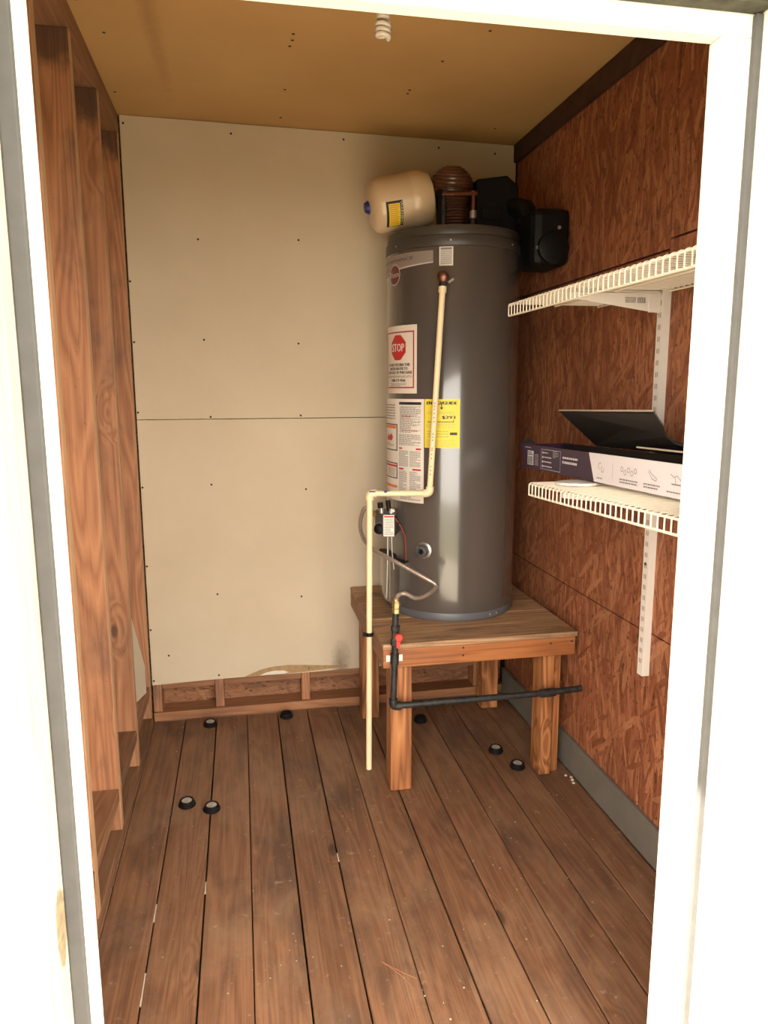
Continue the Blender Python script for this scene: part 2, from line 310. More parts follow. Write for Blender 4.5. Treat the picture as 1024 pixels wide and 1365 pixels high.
# ------------------------------------------------------------------ mesh helpers
BASE = {}
class MB:
    def __init__(s): s.v = []; s.f = []
    def add(s, vs, fs):
        o = len(s.v); s.v += [tuple(p) for p in vs]; s.f += [tuple(i + o for i in f) for f in fs]; return s
    def box(s, x0, x1, y0, y1, z0, z1):
        return s.add([(x0,y0,z0),(x1,y0,z0),(x1,y1,z0),(x0,y1,z0),(x0,y0,z1),(x1,y0,z1),(x1,y1,z1),(x0,y1,z1)],
                     [(0,3,2,1),(4,5,6,7),(0,1,5,4),(1,2,6,5),(2,3,7,6),(3,0,4,7)])
    def obox(s, c, size, mat):
        h = Vector(size) / 2; c = Vector(c); vs = []
        for z in (-1, 1):
            for x, y in ((-1,-1),(1,-1),(1,1),(-1,1)): vs.append(c + mat @ Vector((x*h.x, y*h.y, z*h.z)))
        return s.add(vs, [(0,3,2,1),(4,5,6,7),(0,1,5,4),(1,2,6,5),(2,3,7,6),(3,0,4,7)])
    def prism(s, pts, d):
        n = len(pts); d = Vector(d); a = [Vector(p) for p in pts]
        vs = a + [p + d for p in a]
        fs = [tuple(range(n))[::-1], tuple(range(n, 2*n))] + [(i, (i+1) % n, n + (i+1) % n, n + i) for i in range(n)]
        return s.add(vs, fs)
    def tube(s, path, r, seg=10, caps=True):
        P = [Vector(p) for p in path]; n = len(P)
        rr = r if isinstance(r, (list, tuple)) else [r] * n
        T = []
        for i in range(n):
            t = (P[min(i+1, n-1)] - P[max(i-1, 0)]); T.append(t.normalized())
        up = Vector((0,0,1)) if abs(T[0].z) < 0.9 else Vector((1,0,0))
        N = (up - T[0] * up.dot(T[0])).normalized()
        vs = []
        for i in range(n):
            if i:
                q = T[i-1].rotation_difference(T[i]); N = q @ N; N = (N - T[i] * N.dot(T[i])).normalized()
            B = T[i].cross(N)
            for k in range(seg):
                a = 2 * math.pi * k / seg
                vs.append(P[i] + (N * math.cos(a) + B * math.sin(a)) * rr[i])
        fs = [(i*seg + k, i*seg + (k+1) % seg, (i+1)*seg + (k+1) % seg, (i+1)*seg + k) for i in range(n-1) for k in range(seg)]
        if caps: fs += [tuple(range(seg))[::-1], tuple(range((n-1)*seg, n*seg))]
        return s.add(vs, fs)
    def lathe(s, prof, c=(0,0,0), axis=(0,0,1), seg=48):
        q = Vector((0,0,1)).rotation_difference(Vector(axis).normalized()); c = Vector(c)
        vs = []; n = len(prof)
        for (r, z) in prof:
            for k in range(seg):
                a = 2 * math.pi * k / seg
                vs.append(c + q @ Vector((r*math.cos(a), r*math.sin(a), z)))
        fs = [(i*seg + k, i*seg + (k+1) % seg, (i+1)*seg + (k+1) % seg, (i+1)*seg + k) for i in range(n-1) for k in range(seg)]
        if prof[0][0] > 1e-6: fs.append(tuple(range(seg))[::-1])
        if prof[-1][0] > 1e-6: fs.append(tuple(range((n-1)*seg, n*seg)))
        return s.add(vs, fs)
    def build(s, name, mat, parent=None, smooth=False, bevel=0.0, local=None):
        me = bpy.data.meshes.new(name)
        base = Vector(BASE.get(parent.name, (0,0,0))) if parent else Vector((0,0,0))
        if local is not None: off = Vector(local)
        else: off = base
        me.from_pydata([tuple(Vector(p) - off) for p in s.v], [], s.f)
        me.validate(); me.update()
        import bmesh
        bm = bmesh.new(); bm.from_mesh(me); bmesh.ops.recalc_face_normals(bm, faces=bm.faces)
        bm.to_mesh(me); bm.free()
        if smooth:
            me.polygons.foreach_set('use_smooth', [True] * len(me.polygons))
            try: me.set_sharp_from_angle(angle=R(40))
            except Exception: pass
        me.materials.append(mat)
        o = bpy.data.objects.new(name, me); COL.objects.link(o)
        if local is not None: o.location = off - base
        if parent: o.parent = parent
        BASE[o.name] = tuple(off)
        if bevel:
            b = o.modifiers.new('bevel', 'BEVEL'); b.width = bevel; b.segments = 2; b.limit_method = 'ANGLE'; b.angle_limit = R(50)
        return o
def thing(name, label, cat, loc, group=None):
    o = bpy.data.objects.new(name, None); COL.objects.link(o); o.location = loc; o.empty_display_size = 0.05
    BASE[o.name] = tuple(loc)
    tag(o, label, cat, group); return o
def tag(o, label, cat, group=None):
    o['label'] = label; o['category'] = cat
    if group: o['group'] = group
    return o
def struct(o, label=None, cat=None):
    o['kind'] = 'structure'
    if label: o['label'] = label
    if cat: o['category'] = cat
    return o
def boxo(name, x0, x1, y0, y1, z0, z1, mat, parent=None, bevel=0.002, center=True):
    c = ((x0+x1)/2, (y0+y1)/2, (z0+z1)/2)
    return MB().box(x0, x1, y0, y1, z0, z1).build(name, mat, parent, False, bevel, c if center else None)

# lettering: flat glyphs mapped by f(u, v) -> point
_tc = {}
def glyphs(txt):
    if txt in _tc: return _tc[txt]
    cu_ = bpy.data.curves.new('lettering', 'FONT'); cu_.body = txt; cu_.resolution_u = 2; cu_.fill_mode = 'FRONT'
    ob = bpy.data.objects.new('lettering_source', cu_); COL.objects.link(ob)
    dg = bpy.context.evaluated_depsgraph_get()
    me = bpy.data.meshes.new_from_object(ob.evaluated_get(dg))
    vs = [(v.co.x, v.co.y) for v in me.vertices]; fs = [tuple(p.vertices) for p in me.polygons]
    bpy.data.objects.remove(ob); bpy.data.curves.remove(cu_); bpy.data.meshes.remove(me)
    xs = [v[0] for v in vs]; ys = [v[1] for v in vs]
    x0, x1, y0, y1 = min(xs), max(xs), min(ys), max(ys)
    out = ([((x-x0)/(x1-x0), (y-y0)/(y1-y0)) for x, y in vs], fs)
    _tc[txt] = out; return out
def write(mb, txt, u0, u1, v0, v1, f, bold=0.0):
    vs, fs = glyphs(txt)
    mb.add([f(u0 + (u1-u0)*a, v0 + (v1-v0)*b) for a, b in vs], fs)
    if bold:
        for k in (-1, 1): mb.add([f(u0 + (u1-u0)*a + k*bold, v0 + (v1-v0)*b) for a, b in vs], fs)
def patch(mb, u0, u1, v0, v1, f, n=8):
    vs = []; fs = []
    for i in range(n+1):
        u = u0 + (u1-u0)*i/n; vs += [f(u, v0), f(u, v1)]
    for i in range(n): fs.append((2*i, 2*i+2, 2*i+3, 2*i+1))
    mb.add(vs, fs)
def poly(mb, pts, f):
    # a convex outline cut into upright strips so that it follows a curved face
    us = [p[0] for p in pts]; lo, hi = min(us), max(us); n = 16; vs = []
    for i in range(n+1):
        u = lo + (hi-lo)*(0.0005 + 0.999*i/n); cuts = []
        for (a, b), (c, d) in zip(pts, pts[1:] + pts[:1]):
            if (a - u)*(c - u) <= 0 and a != c: cuts.append(b + (d-b)*(u-a)/(c-a))
        vs += [f(u, min(cuts)), f(u, max(cuts))]
    mb.add(vs, [(2*i, 2*i+2, 2*i+3, 2*i+1) for i in range(n)])
def lines(mb, u0, u1, v0, v1, n, f, fill=0.45, rng=random, words=True):
    dv = (v1-v0)/n
    for i in range(n):
        v = v1 - (i+0.5)*dv; h = dv*fill/2
        u = u0; end = u0 + (u1-u0)*(1 if rng.random() < 0.75 else rng.uniform(0.5, 0.9))
        while u < end:
            w = (u1-u0)*rng.uniform(0.06, 0.17); e = min(u+w, end)
            mb.add([f(u, v-h), f(e, v-h), f(e, v+h), f(u, v+h)], [(0,1,2,3)])
            u = e + (u1-u0)*0.025
def frame(mb, u0, u1, v0, v1, tu, tv, f, n=8):
    patch(mb, u0, u1, v1-tv, v1, f, n); patch(mb, u0, u1, v0, v0+tv, f, n)
    patch(mb, u0, u0+tu, v0+tv, v1-tv, f, 1); patch(mb, u1-tu, u1, v0+tv, v1-tv, f, 1)

# ------------------------------------------------------------------ structure
XL, XR, YB, YF = -0.413, 1.179, 3.116, 1.16
def zc(x): return 2.44 - (x - XL) * 0.0145

# dark grass ground outside and under the shed
struct(MB().box(-12, 14, -14, 16, -0.32, -0.22).build('ground', GROUND), 'dark grass ground outside the shed', 'ground')
PADM = plain('pale_concrete', (0.34, 0.3, 0.24), 0.9, 0, 0.06, 4)
struct(MB().box(-0.75, 1.75, -1.1, 0.98, -0.2199, -0.19).build('path', PADM), 'unseen pale concrete pad added outside the doorway', 'path')  # unseen pad, added for the bright streak on the tank
# floor
flo = struct(MB().box(-0.53, 1.30, 1.0, 3.24, -0.2, -0.045).build('floor', UNDER), 'dark joists below the plank floor', 'floor')
gaps = [-0.4075, -0.2765, -0.1455, -0.0155, 0.1165, 0.2475, 0.3805, 0.511, 0.643, 0.772, 0.900, 1.0355, 1.166]
for i in range(len(gaps) - 1):
    g0 = 0.0018 if i else 0.0; g = (0.0018 + 0.0010 * math.sin(i * 2.3))
    boxo('plank', gaps[i] + g0, gaps[i+1] - g, 1.005, 3.115, -0.038, 0.0015 * math.sin(i * 1.7) - 0.0015, FLOOR, flo, 0.0025)
boxo('plank', 1.170, 1.20, 1.005, 3.115, -0.038, -0.001, FLOOR, flo, 0.003)
boxo('plank', -0.53, -0.4085, 1.005, 3.24, -0.038, -0.001, FLOOR, flo, 0.003)
boxo('plank', -0.53, 1.25, 3.118, 3.24, -0.038, -0.001, PLATE_X, flo, 0.003)

# left wall: open stud bays
wl = struct(MB().box(-0.53, -0.503, 1.0, 3.24, -0.1, 2.5).build('wall_left', OSB_R), 'rough sheathing behind the open wooden studs', 'wall')
for y in (1.164, 1.440, 1.847, 2.253, 2.659, 3.065):
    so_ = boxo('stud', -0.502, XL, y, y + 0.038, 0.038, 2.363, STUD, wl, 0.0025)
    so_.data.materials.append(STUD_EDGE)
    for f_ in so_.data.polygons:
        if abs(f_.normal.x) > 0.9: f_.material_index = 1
boxo('bottom_plate', -0.502, XL, 1.164, 3.114, 0.0, 0.0375, PLATE_Y, wl, 0.002)
boxo('top_plate', -0.502, XL, 1.164, 3.114, 2.3635, 2.4005, PLATE_Y, wl, 0.002)
boxo('top_plate', -0.502, XL - 0.002, 1.164, 3.114, 2.401, 2.439, PLATE_Y, wl, 0.002)
for y in (1.440, 1.847, 2.253, 2.659):
    boxo('blocking', -0.502, XL - 0.001, y + 0.0385, y + 0.405 + (0.0 if y > 1.5 else 0.001), 0.1425, 0.1805, PLATE_Y, wl, 0.002)

# back wall
wb = struct(MB().box(-0.53, 1.30, 3.219, 3.24, -0.1, 2.5).build('wall_back', OSB_B), 'back wall of gypsum board over open framing at the foot', 'wall')
boxo('bottom_plate', -0.41, 1.176, 3.118, 3.218, 0.0, 0.038, PLATE_X, wb, 0.002)
for x in (-0.41, -0.148, 0.228, 0.63, 1.03):
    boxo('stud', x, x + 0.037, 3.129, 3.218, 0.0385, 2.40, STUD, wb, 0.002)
bx = [-0.372, -0.149, 0.266, 0.629, 0.668, 1.029]
for a, b_ in ((-0.372, -0.149), (-0.11, 0.227), (0.266, 0.629), (0.668, 1.029)):
    boxo('blocking', a, b_, 3.129, 3.218, 0.140, 0.177, PLATE_X, wb, 0.002)
# gypsum sheets, the lower one with a ragged foot
zs = 1.2945
MB().prism([(-0.409, YB, zs + 0.0015), (1.172, YB, zs + 0.0015), (1.172, YB, zc(1.172) - 0.003), (-0.409, YB, zc(-0.409) - 0.003)], (0, 0.0125, 0)).build('gypsum_sheet', DRY, wb)
foot = [(-0.409, 0.166), (-0.30, 0.169), (-0.13, 0.172), (0.03, 0.173), (0.26, 0.172), (0.49, 0.175), (0.80, 0.176), (1.172, 0.178)]
MB().prism([(x, YB, z) for x, z in foot] + [(1.172, YB, zs - 0.0015), (-0.409, YB, zs - 0.0015)], (0, 0.0125, 0)).build('gypsum_sheet', DRY, wb)
# paper face torn off in an arc along the foot
tp = [(-0.02, 0.174), (0.02, 0.190), (0.06, 0.203), (0.11, 0.211), (0.17, 0.213), (0.23, 0.209), (0.29, 0.203), (0.36, 0.197), (0.43, 0.196), (0.43, 0.189), (0.34, 0.181), (0.24, 0.176), (0.1, 0.174)]
MB().prism([(x, YB - 0.0012, z) for x, z in tp], (0, 0.0012, 0)).build('torn_paper', TORN, wb)
MB().prism([(x, YB - 0.0018, z) for x, z in [(0.045,0.175),(0.075,0.187),(0.11,0.192),(0.15,0.189),(0.17,0.180),(0.15,0.175)]], (0, 0.0006, 0)).build('bare_gypsum', TORNW, wb)
for x, z in [(-0.1388,1.9975),(0.2558,2.0077),(-0.1323,1.6115),(0.2466,1.5998),(-0.404,1.8319),(-0.1189,1.3035),(0.2492,1.3057),(-0.127,1.0241),(0.2648,0.9938),(-0.1214,0.553),(0.2354,0.5223),(0.2612,0.19),(-0.1296,0.1896),(0.4437,2.3972),(0.8371,2.3878),(0.0032,2.394),(-0.3961,2.4083),(-0.4029,1.3237),(-0.4024,1.0195),(-0.4028,0.6887),(-0.403,0.4122),(-0.402,0.185),(-0.3351,0.2939),(1.0791,2.3775),(-0.402,1.60)]:
    MB().lathe([(0.0045,0),(0.0045,0.0006),(0.002,0.0016)], (x, YB, z), (0,-1,0), 8).build('screw', SCREW, wb)

# right wall of oriented strand board
wr = struct(MB().box(1.194, 1.30, 1.0, 3.24, -0.1, 2.6).build('wall_right', UNDER), 'right wall of reddish oriented strand board', 'wall')
for (y0, y1, z0, z1) in ((1.1, 1.9285, 0.0, 0.692), (1.9315, 3.119, 0.0, 0.686), (1.1, 1.9285, 0.696, 1.817), (1.9315, 3.119, 0.690, 1.789), (1.1, 1.9285, 1.823, 2.44), (1.9315, 3.119, 1.795, 2.44)):
    MB().box(XR, 1.193, y0, y1, z0, z1).build('osb_panel', OSB_R, wr, False, 0.0012)
bb = struct(boxo('baseboard_right', 1.163, XR - 0.0003, 1.17, 3.114, 0.0005, 0.126, GREYB, None, 0.003), 'grey-green board along the foot of the right wall', 'baseboard')
tr = struct(boxo('trim_1', 1.160, XR - 0.0003, 1.17, 3.114, 2.345, 2.4155, DARKTRIM, None, 0.003), 'dark wooden strip where right wall meets ceiling', 'trim')

# ceiling
mbc = MB(); mbc.add([(-0.505, 1.12, zc(-0.505)), (1.194, 1.12, zc(1.194)), (1.194, 3.22, zc(1.194)), (-0.505, 3.22, zc(-0.505)),
                     (-0.505, 1.12, 2.46), (1.194, 1.12, 2.46), (1.194, 3.22, 2.46), (-0.505, 3.22, 2.46)],
                    [(0,3,2,1),(4,5,6,7),(0,1,5,4),(1,2,6,5),(2,3,7,6),(3,0,4,7)])
ce = struct(mbc.build('ceiling', CEIL), 'gypsum board ceiling with orange bounce light in its colour and a brown stain', 'ceiling')
for x, y in [(0.83,2.06),(0.74,2.2),(0.66,2.42),(0.61,2.66),(0.61,2.69),(0.2,2.13),(0.19,2.34),(0.19,2.38),(0.185,2.42),(0.19,2.75),(0.19,3.02),(-0.35,2.45),(-0.39,2.27),(-0.39,2.9),(1.02,2.95)]:
    MB().lathe([(0.005,0),(0.005,0.0008),(0.002,0.0016)], (x, y, zc(x)), (0,0,-1), 8).build('nail_head', SCREW, ce)

# front wall with the doorway, and the roof with its overhang
JX0, JX1, JZ = -0.297, 0.815, 2.004
wf = MB()
wf.box(-0.53, JX0 - 0.022, 1.025, YF, -0.2, 2.5); wf.box(JX1 + 0.022, 1.30, 1.025, YF, -0.2, 2.5); wf.box(JX0 - 0.022, JX1 + 0.022, 1.025, YF, JZ + 0.022, 2.5)
wf.box(JX0 - 0.022, JX1 + 0.022, 1.025, 1.04, -0.2, -0.045)
wfo = struct(wf.build('wall_front', SIDING), 'cream front wall around the doorway', 'wall')
for (x0_, x1_, z0_, z1_) in ((-0.50, JX0 - 0.0225, 0.04, 2.43), (JX1 + 0.0225, 1.178, 0.13, 2.40), (JX0 - 0.022, JX1 + 0.022, JZ + 0.0225, 2.40)):
    MB().box(x0_, x1_, YF + 0.0002, YF + 0.003, z0_, z1_).build('inner_lining', OSB_F, wfo)
rf = struct(MB().box(-0.64, 1.6, 0.51, 3.5, 2.5, 2.56).build('roof', ROOFM), 'roof slab with overhang above the doorway', 'roof')
MB().box(-0.64, 1.6, 0.49, 0.51, 2.36, 2.56).build('fascia', WHITE, rf)
dr = bpy.data.objects.new('door_1', None); COL.objects.link(dr); dr.location = (0.26, 1.08, 0); BASE['door_1'] = (0.26, 1.08, 0)
struct(dr, 'white painted door frame with grey weatherstrip, door removed', 'door frame')
def cbox(name, x0, x1, y0, y1, z0, z1, mat, par, bev=0.002): return MB().box(x0, x1, y0, y1, z0, z1).build(name, mat, par, False, bev)
j = MB().box(JX0 - 0.022, JX0, 1.005, YF, -0.04, JZ + 0.022).build('jamb', JAMB, None, False, 0.0)
# keep world-space texture on the jamb
j.parent = dr; j.location = (-0.26, -1.08, 0)
cbox('jamb', JX1, JX1 + 0.022, 1.005, YF, -0.04, JZ + 0.022, WHITE, dr)
cbox('jamb', JX0, JX1, 1.005, YF, JZ, JZ + 0.022, WHITE, dr)
cbox('door_stop', JX0 + 0.0005, -0.2610, 1.12, 1.153, 0.0, 1.957, WHITE, dr)
cbox('door_stop', 0.752, JX1 - 0.0005, 1.12, 1.153, 0.0, 1.953, WHITE, dr)
cbox('door_stop', JX0 + 0.0005, JX1 - 0.0005, 1.12, 1.153, 1.9535, JZ - 0.0005, WHITE, dr)
cbox('weatherstrip', JX0 + 0.0005, -0.2725, 1.108, 1.1198, 0.0, 1.985, STRIP, dr, 0.003)
cbox('weatherstrip', 0.8015, JX1 - 0.0005, 1.108, 1.1198, 0.0, 1.985, STRIP, dr, 0.003)
cbox('weatherstrip', JX0 + 0.0005, JX1 - 0.0005, 1.085, 1.1198, 1.9855, JZ - 0.0005, STRIPD, dr, 0.003)
cbox('casing', -0.41, JX0 - 0.006, 0.985, 1.0245, -0.2, 2.10, WHITE, dr)
cbox('casing', JX1 + 0.006, 0.93, 0.985, 1.0245, -0.2, 2.10, WHITE, dr)
cbox('casing', JX0 - 0.006, JX1 + 0.006, 0.985, 1.0245, JZ + 0.006, 2.10, WHITE, dr)

# ------------------------------------------------------------------ stand
SX0, SX1, SY0, SY1, SZ = 0.4505, 1.158, 2.350, 3.108, 0.556
st = thing('heater_stand', 'sturdy wooden stand carrying the grey water heater', 'stand', (0.8, 2.72, 0))
ys = [2.346, 2.487, 2.628, 2.769, 2.91, 3.106]
for i in range(5): boxo('top_board', SX0 - 0.001, 1.1605, ys[i] + 0.0012, ys[i+1] - 0.0012, 0.537, SZ - 0.0007 * (i % 2), STAND_TOP, st, 0.002)
boxo('apron', SX0, 1.1545, 2.350, 2.388, 0.4695, 0.5365, STAND_X, st, 0.003)
boxo('apron', SX0, 1.1545, 3.068, 3.106, 0.4695, 0.5365, STAND_X, st, 0.003)
boxo('apron', SX0, SX0 + 0.038, 2.3885, 3.0675, 0.4695, 0.5365, STAND_Y, st, 0.003)
boxo('apron', 1.1165, 1.1545, 2.3885, 3.0675, 0.4695, 0.5365, STAND_Y, st, 0.003)
boxo('leg', 0.4800, 0.5570, 2.3710, 2.4480, 0.0, 0.4690, STAND_Z, st, 0.004)
boxo('leg', 1.0415, 1.0865, 2.3720, 2.4600, 0.0, 0.4690, STAND_Z, st, 0.004)
boxo('leg', 1.0875, 1.1200, 2.3900, 2.4600, 0.0, 0.4690, STAND_Z, st, 0.003)
boxo('leg', 0.4755, 0.5500, 2.9620, 3.0400, 0.0, 0.4690, STAND_Z, st, 0.004)
boxo('leg', 1.0150, 1.0900, 2.9620, 3.0400, 0.0, 0.4690, STAND_Z, st, 0.004)
MB().box(0.461, 0.518, 2.3488, 2.3499, 0.494, 0.517).build('paper_tag', PAPERW, st)
MB().lathe([(0.004,0),(0.003,0.001)], (0.735,2.35,0.525), (0,-1,0), 8).build('screw', SCREW, st)
MB().lathe([(0.004,0),(0.003,0.001)], (0.735,2.35,0.497), (0,-1,0), 8).build('screw', SCREW, st)
MB().lathe([(0.004,0),(0.003,0.001)], (1.06,2.35,0.517), (0,-1,0), 8).build('screw', SCREW, st)
MB().lathe([(0.004,0),(0.003,0.001)], (1.14,2.35,0.520), (0,-1,0), 8).build('screw', SCREW, st)

# ------------------------------------------------------------------ water heater
TX, TY, TR = 0.808, 2.788, 0.25
def cyl(r): 
    return lambda a, z: (TX + r * math.sin(R(a)), TY - r * math.cos(R(a)), z)
def sector(name, a0, a1, z0, z1, r0, r1, mat, par, n=24):
    mb = MB(); vs = []; fs = []
    for i in range(n+1):
        a = a0 + (a1-a0)*i/n
        z00 = z0(a) if callable(z0) else z0; z11 = z1(a) if callable(z1) else z1
        vs += [cyl(r0)(a, z00), cyl(r1)(a, z00), cyl(r1)(a, z11), cyl(r0)(a, z11)]
    for i in range(n):
        o = 4*i
        for k in range(4): fs.append((o+k, o+(k+1)%4, o+4+(k+1)%4, o+4+k))
    fs += [(0,1,2,3), (4*n+3, 4*n+2, 4*n+1, 4*n)]
    mb.add(vs, fs); return mb.build(name, mat, par, True)
wh = thing('water_heater', 'tall grey cylindrical gas water heater with printed labels, on the wooden stand', 'water heater', (TX, TY, SZ))
MB().lathe([(0.0,0.0005),(0.247,0.0005),(0.247,0.004)], (TX,TY,SZ), seg=96).build('bottom', TANKBASE, wh, True)
MB().lathe([(0.249,0.004),(0.2512,0.006),(0.2512,0.026),(0.2496,0.030)], (TX,TY,SZ), seg=96).build('base_band', TANKBASE, wh, True)
tank = MB().lathe([(0.2495,0.030),(TR,0.034),(TR,1.342),(0.2485,1.3445)], (TX,TY,SZ), seg=128).build('tank_body', TANK, wh, True)
MB().lathe([(0.2515,1.345),(0.2525,1.347),(0.2525,1.378),(0.2505,1.3815),(0.246,1.383)], (TX,TY,SZ), seg=96).build('rim_band', TANKLID, wh, True)
MB().lathe([(0.246,1.3835),(0.2465,1.386),(0.2465,1.408),(0.2425,1.4155),(0.16,1.4205),(0.0,1.4215)], (TX,TY,SZ), seg=96).build('lid', TANKLID, wh, True)
for a in (-18, -70, 40): MB().lathe([(0.0035,0),(0.003,0.0015)], cyl(0.2526)(a, 1.918), (math.sin(R(a)), -math.cos(R(a)), 0), 8).build('screw', STEEL, wh)
for a in (22, 30): MB().lathe([(0.004,0),(0.003,0.0015)], cyl(0.2513)(a, 0.572), (math.sin(R(a)), -math.cos(R(a)), 0), 8).build('screw', STEEL, wh)
E1, E2, E3 = cyl(0.2516), cyl(0.2519), cyl(0.2522)
# badge band with round emblem
bd = sector('badge_band', -128, -32, lambda a: 1.846 - (a + 32) / -53 * 0.015, lambda a: 1.887 + (a + 32) / -53 * 0.004, 0.2502, 0.2510, BAND, wh)
mb = MB(); n = 20
vs = []; fs = []
for i in range(n+1):
    a = -32 - 96*i/n; z = 1.846 - (a + 32) / -53 * 0.015; vs += [E1(a, z), E1(a, z + 0.004)]
for i in range(n): fs.append((2*i, 2*i+1, 2*i+3, 2*i+2))
mb.add(vs, fs).build('edge_line', LINEW, bd)
mb = MB(); write(mb, 'PERFORMANCE', -99, -50, 1.864, 1.8745, E1); mb.build('lettering', INK, bd)
em = MB()
def disc(mb, ac, zc_, ra, rz, f, n=28): poly(mb, [(ac + ra*math.cos(2*math.pi*k/n), zc_ + rz*math.sin(2*math.pi*k/n)) for k in range(n)], f)
mb = MB(); disc(mb, -73, 1.821, 8.6, 0.0365, E1); em = mb.build('emblem', LINEW, wh)
mb = MB(); disc(mb, -73, 1.821, 7.9, 0.0335, E2); mb.build('emblem_face', MAROON, em)
mb = MB(); write(mb, 'Rheem', -80, -66, 1.812, 1.832, E3); mb.build('lettering', LINEW, em)
# rating label
lb = sector('rating_label', -27, -16, 1.834, 1.897, 0.2502, 0.2510, PAPERW, wh, 8)
mb = MB(); patch(mb, -26, -17, 1.887, 1.894, E1, 3); lines(mb, -26, -17, 1.838, 1.886, 12, E1, 0.6); mb.build('print', INKG, lb)
# stop label
lb = sector('stop_label', -91, -46, 1.398, 1.641, 0.2502, 0.2510, PAPER, wh)
mb = MB(); frame(mb, -88.5, -48.5, 1.417, 1.620, 1.2, 0.0045, E1, 14); mb.build('border', DREDP, lb)
oc = lambda ra, rz: [(-68 + ra*math.cos(R(22.5+45*k)), 1.563 + rz*math.sin(R(22.5+45*k))) for k in range(8)]
mb = MB(); poly(mb, oc(11.2, 0.0485), E1); o8 = mb.build('octagon_rim', PAPERW, lb); o8.data.materials[0] = REDP
mb = MB(); poly(mb, oc(10.2, 0.044), E2); mb.build('octagon', REDP, lb)
mb = MB(); write(mb, 'STOP', -76.6, -59.4, 1.549, 1.577, E3, 0.25); mb.build('stop_lettering', PAPERW, lb)
mb = MB()
write(mb, 'DO NOT RETURN THIS', -84, -53, 1.4965, 1.5065, E1, 0.18); write(mb, 'WATER HEATER TO', -82, -55.5, 1.4825, 1.4925, E1, 0.18)
write(mb, 'THE PLACE OF PURCHASE', -86, -50.5, 1.4685, 1.4785, E1, 0.18)
lines(mb, -86, -50.5, 1.4545, 1.4635, 2, E1, 0.35); write(mb, '1-800-219-4566', -79, -58, 1.4405, 1.4505, E1, 0.2); lines(mb, -80, -57, 1.422, 1.437, 3, E1, 0.35)
mb.build('lettering', INK, lb)
# instruction label
lb = sector('instruction_label', -112, -39, 0.998, 1.378, 0.2502, 0.2510, PAPERW, wh)
mb = MB(); patch(mb, -66, -41.5, 1.357, 1.367, E1, 6); mb.build('heading_bar', INK, lb)
mb = MB()
lines(mb, -65, -42, 1.255, 1.352, 24, E1, 0.5); lines(mb, -66, -42, 1.208, 1.25, 10, E1, 0.5)
lines(mb, -66, -54.5, 1.13, 1.19, 12, E1, 0.5); lines(mb, -53, -42, 1.13, 1.19, 12, E1, 0.5)
lines(mb, -66, -56, 1.035, 1.114, 18, E1, 0.5); lines(mb, -53, -42, 1.035, 1.114, 18, E1, 0.5); lines(mb, -64, -42, 1.006, 1.03, 4, E1, 0.5)
lines(mb, -98, -72, 1.30, 1.36, 6, E1, 0.4)
lines(mb, -94, -74, 1.20, 1.215, 3, E1, 0.4); lines(mb, -88, -72, 1.088, 1.12, 6, E1, 0.4)
mb.build('print', INKG, lb)
mb = MB(); patch(mb, -66, -62, 1.194, 1.2, E1, 2); patch(mb, -46.5, -41.5, 1.194, 1.2, E1, 2); patch(mb, -66, -60, 1.118, 1.124, E1, 2); patch(mb, -50, -41.5, 1.118, 1.124, E1, 2)
lines(mb, -63, -45, 1.313, 1.318, 1, E1, 0.5); lines(mb, -63, -45, 1.262, 1.266, 1, E1, 0.5)
patch(mb, -96, -70, 1.124, 1.132, E2, 4); poly(mb, [(-92, 1.222), (-78, 1.222), (-76, 1.237), (-80, 1.25), (-83, 1.239), (-88, 1.246)], E2)
mb.build('red_print', REDP, lb)
mb = MB()
for (z0, z1) in ((1.185, 1.285), (1.08, 1.14)): frame(mb, -100, -68.5, z0, z1, 1.4, 0.004, E1, 8)
mb.build('black_frames', INK, lb)
mb = MB(); patch(mb, -98, -70.5, 1.268, 1.279, E2, 4); patch(mb, -100, -68.5, 1.045, 1.055, E2, 4); mb.build('orange_bars', ORANGE, lb)
# yellow energy label
lb = sector('energy_label', -38.3, -9, 1.204, 1.378, 0.2502, 0.2511, YELLOW, wh, 12)
mb = MB(); write(mb, 'ENERG', -36.4, -25.0, 1.3585, 1.3695, E1, 0.25); write(mb, 'Y', -25.2, -22.6, 1.349, 1.3695, E1, 0.2); write(mb, 'GUIDE', -22.8, -11.5, 1.3585, 1.3695, E1, 0.25)
poly(mb, [(-25.4, 1.349), (-22.4, 1.349), (-23.9, 1.34)], E1)
write(mb, '$293', -23.5, -12.6, 1.3065, 1.319, E1, 0.25); patch(mb, -36, -14, 1.296, 1.2985, E1, 5); patch(mb, -14.4, -13.8, 1.297, 1.305, E1, 1)
patch(mb, -17, -11, 1.2505, 1.26, E1, 2); mb.build('lettering', INK, lb)
mb = MB(); lines(mb, -37, -13, 1.275, 1.292, 3, E1, 0.18); lines(mb, -36, -18, 1.24, 1.268, 3, E1, 0.22); lines(mb, -37, -13, 1.208, 1.234, 5, E1, 0.18); lines(mb, -36, -14, 1.323, 1.336, 2, E1, 0.2); mb.build('print', INKG, lb)
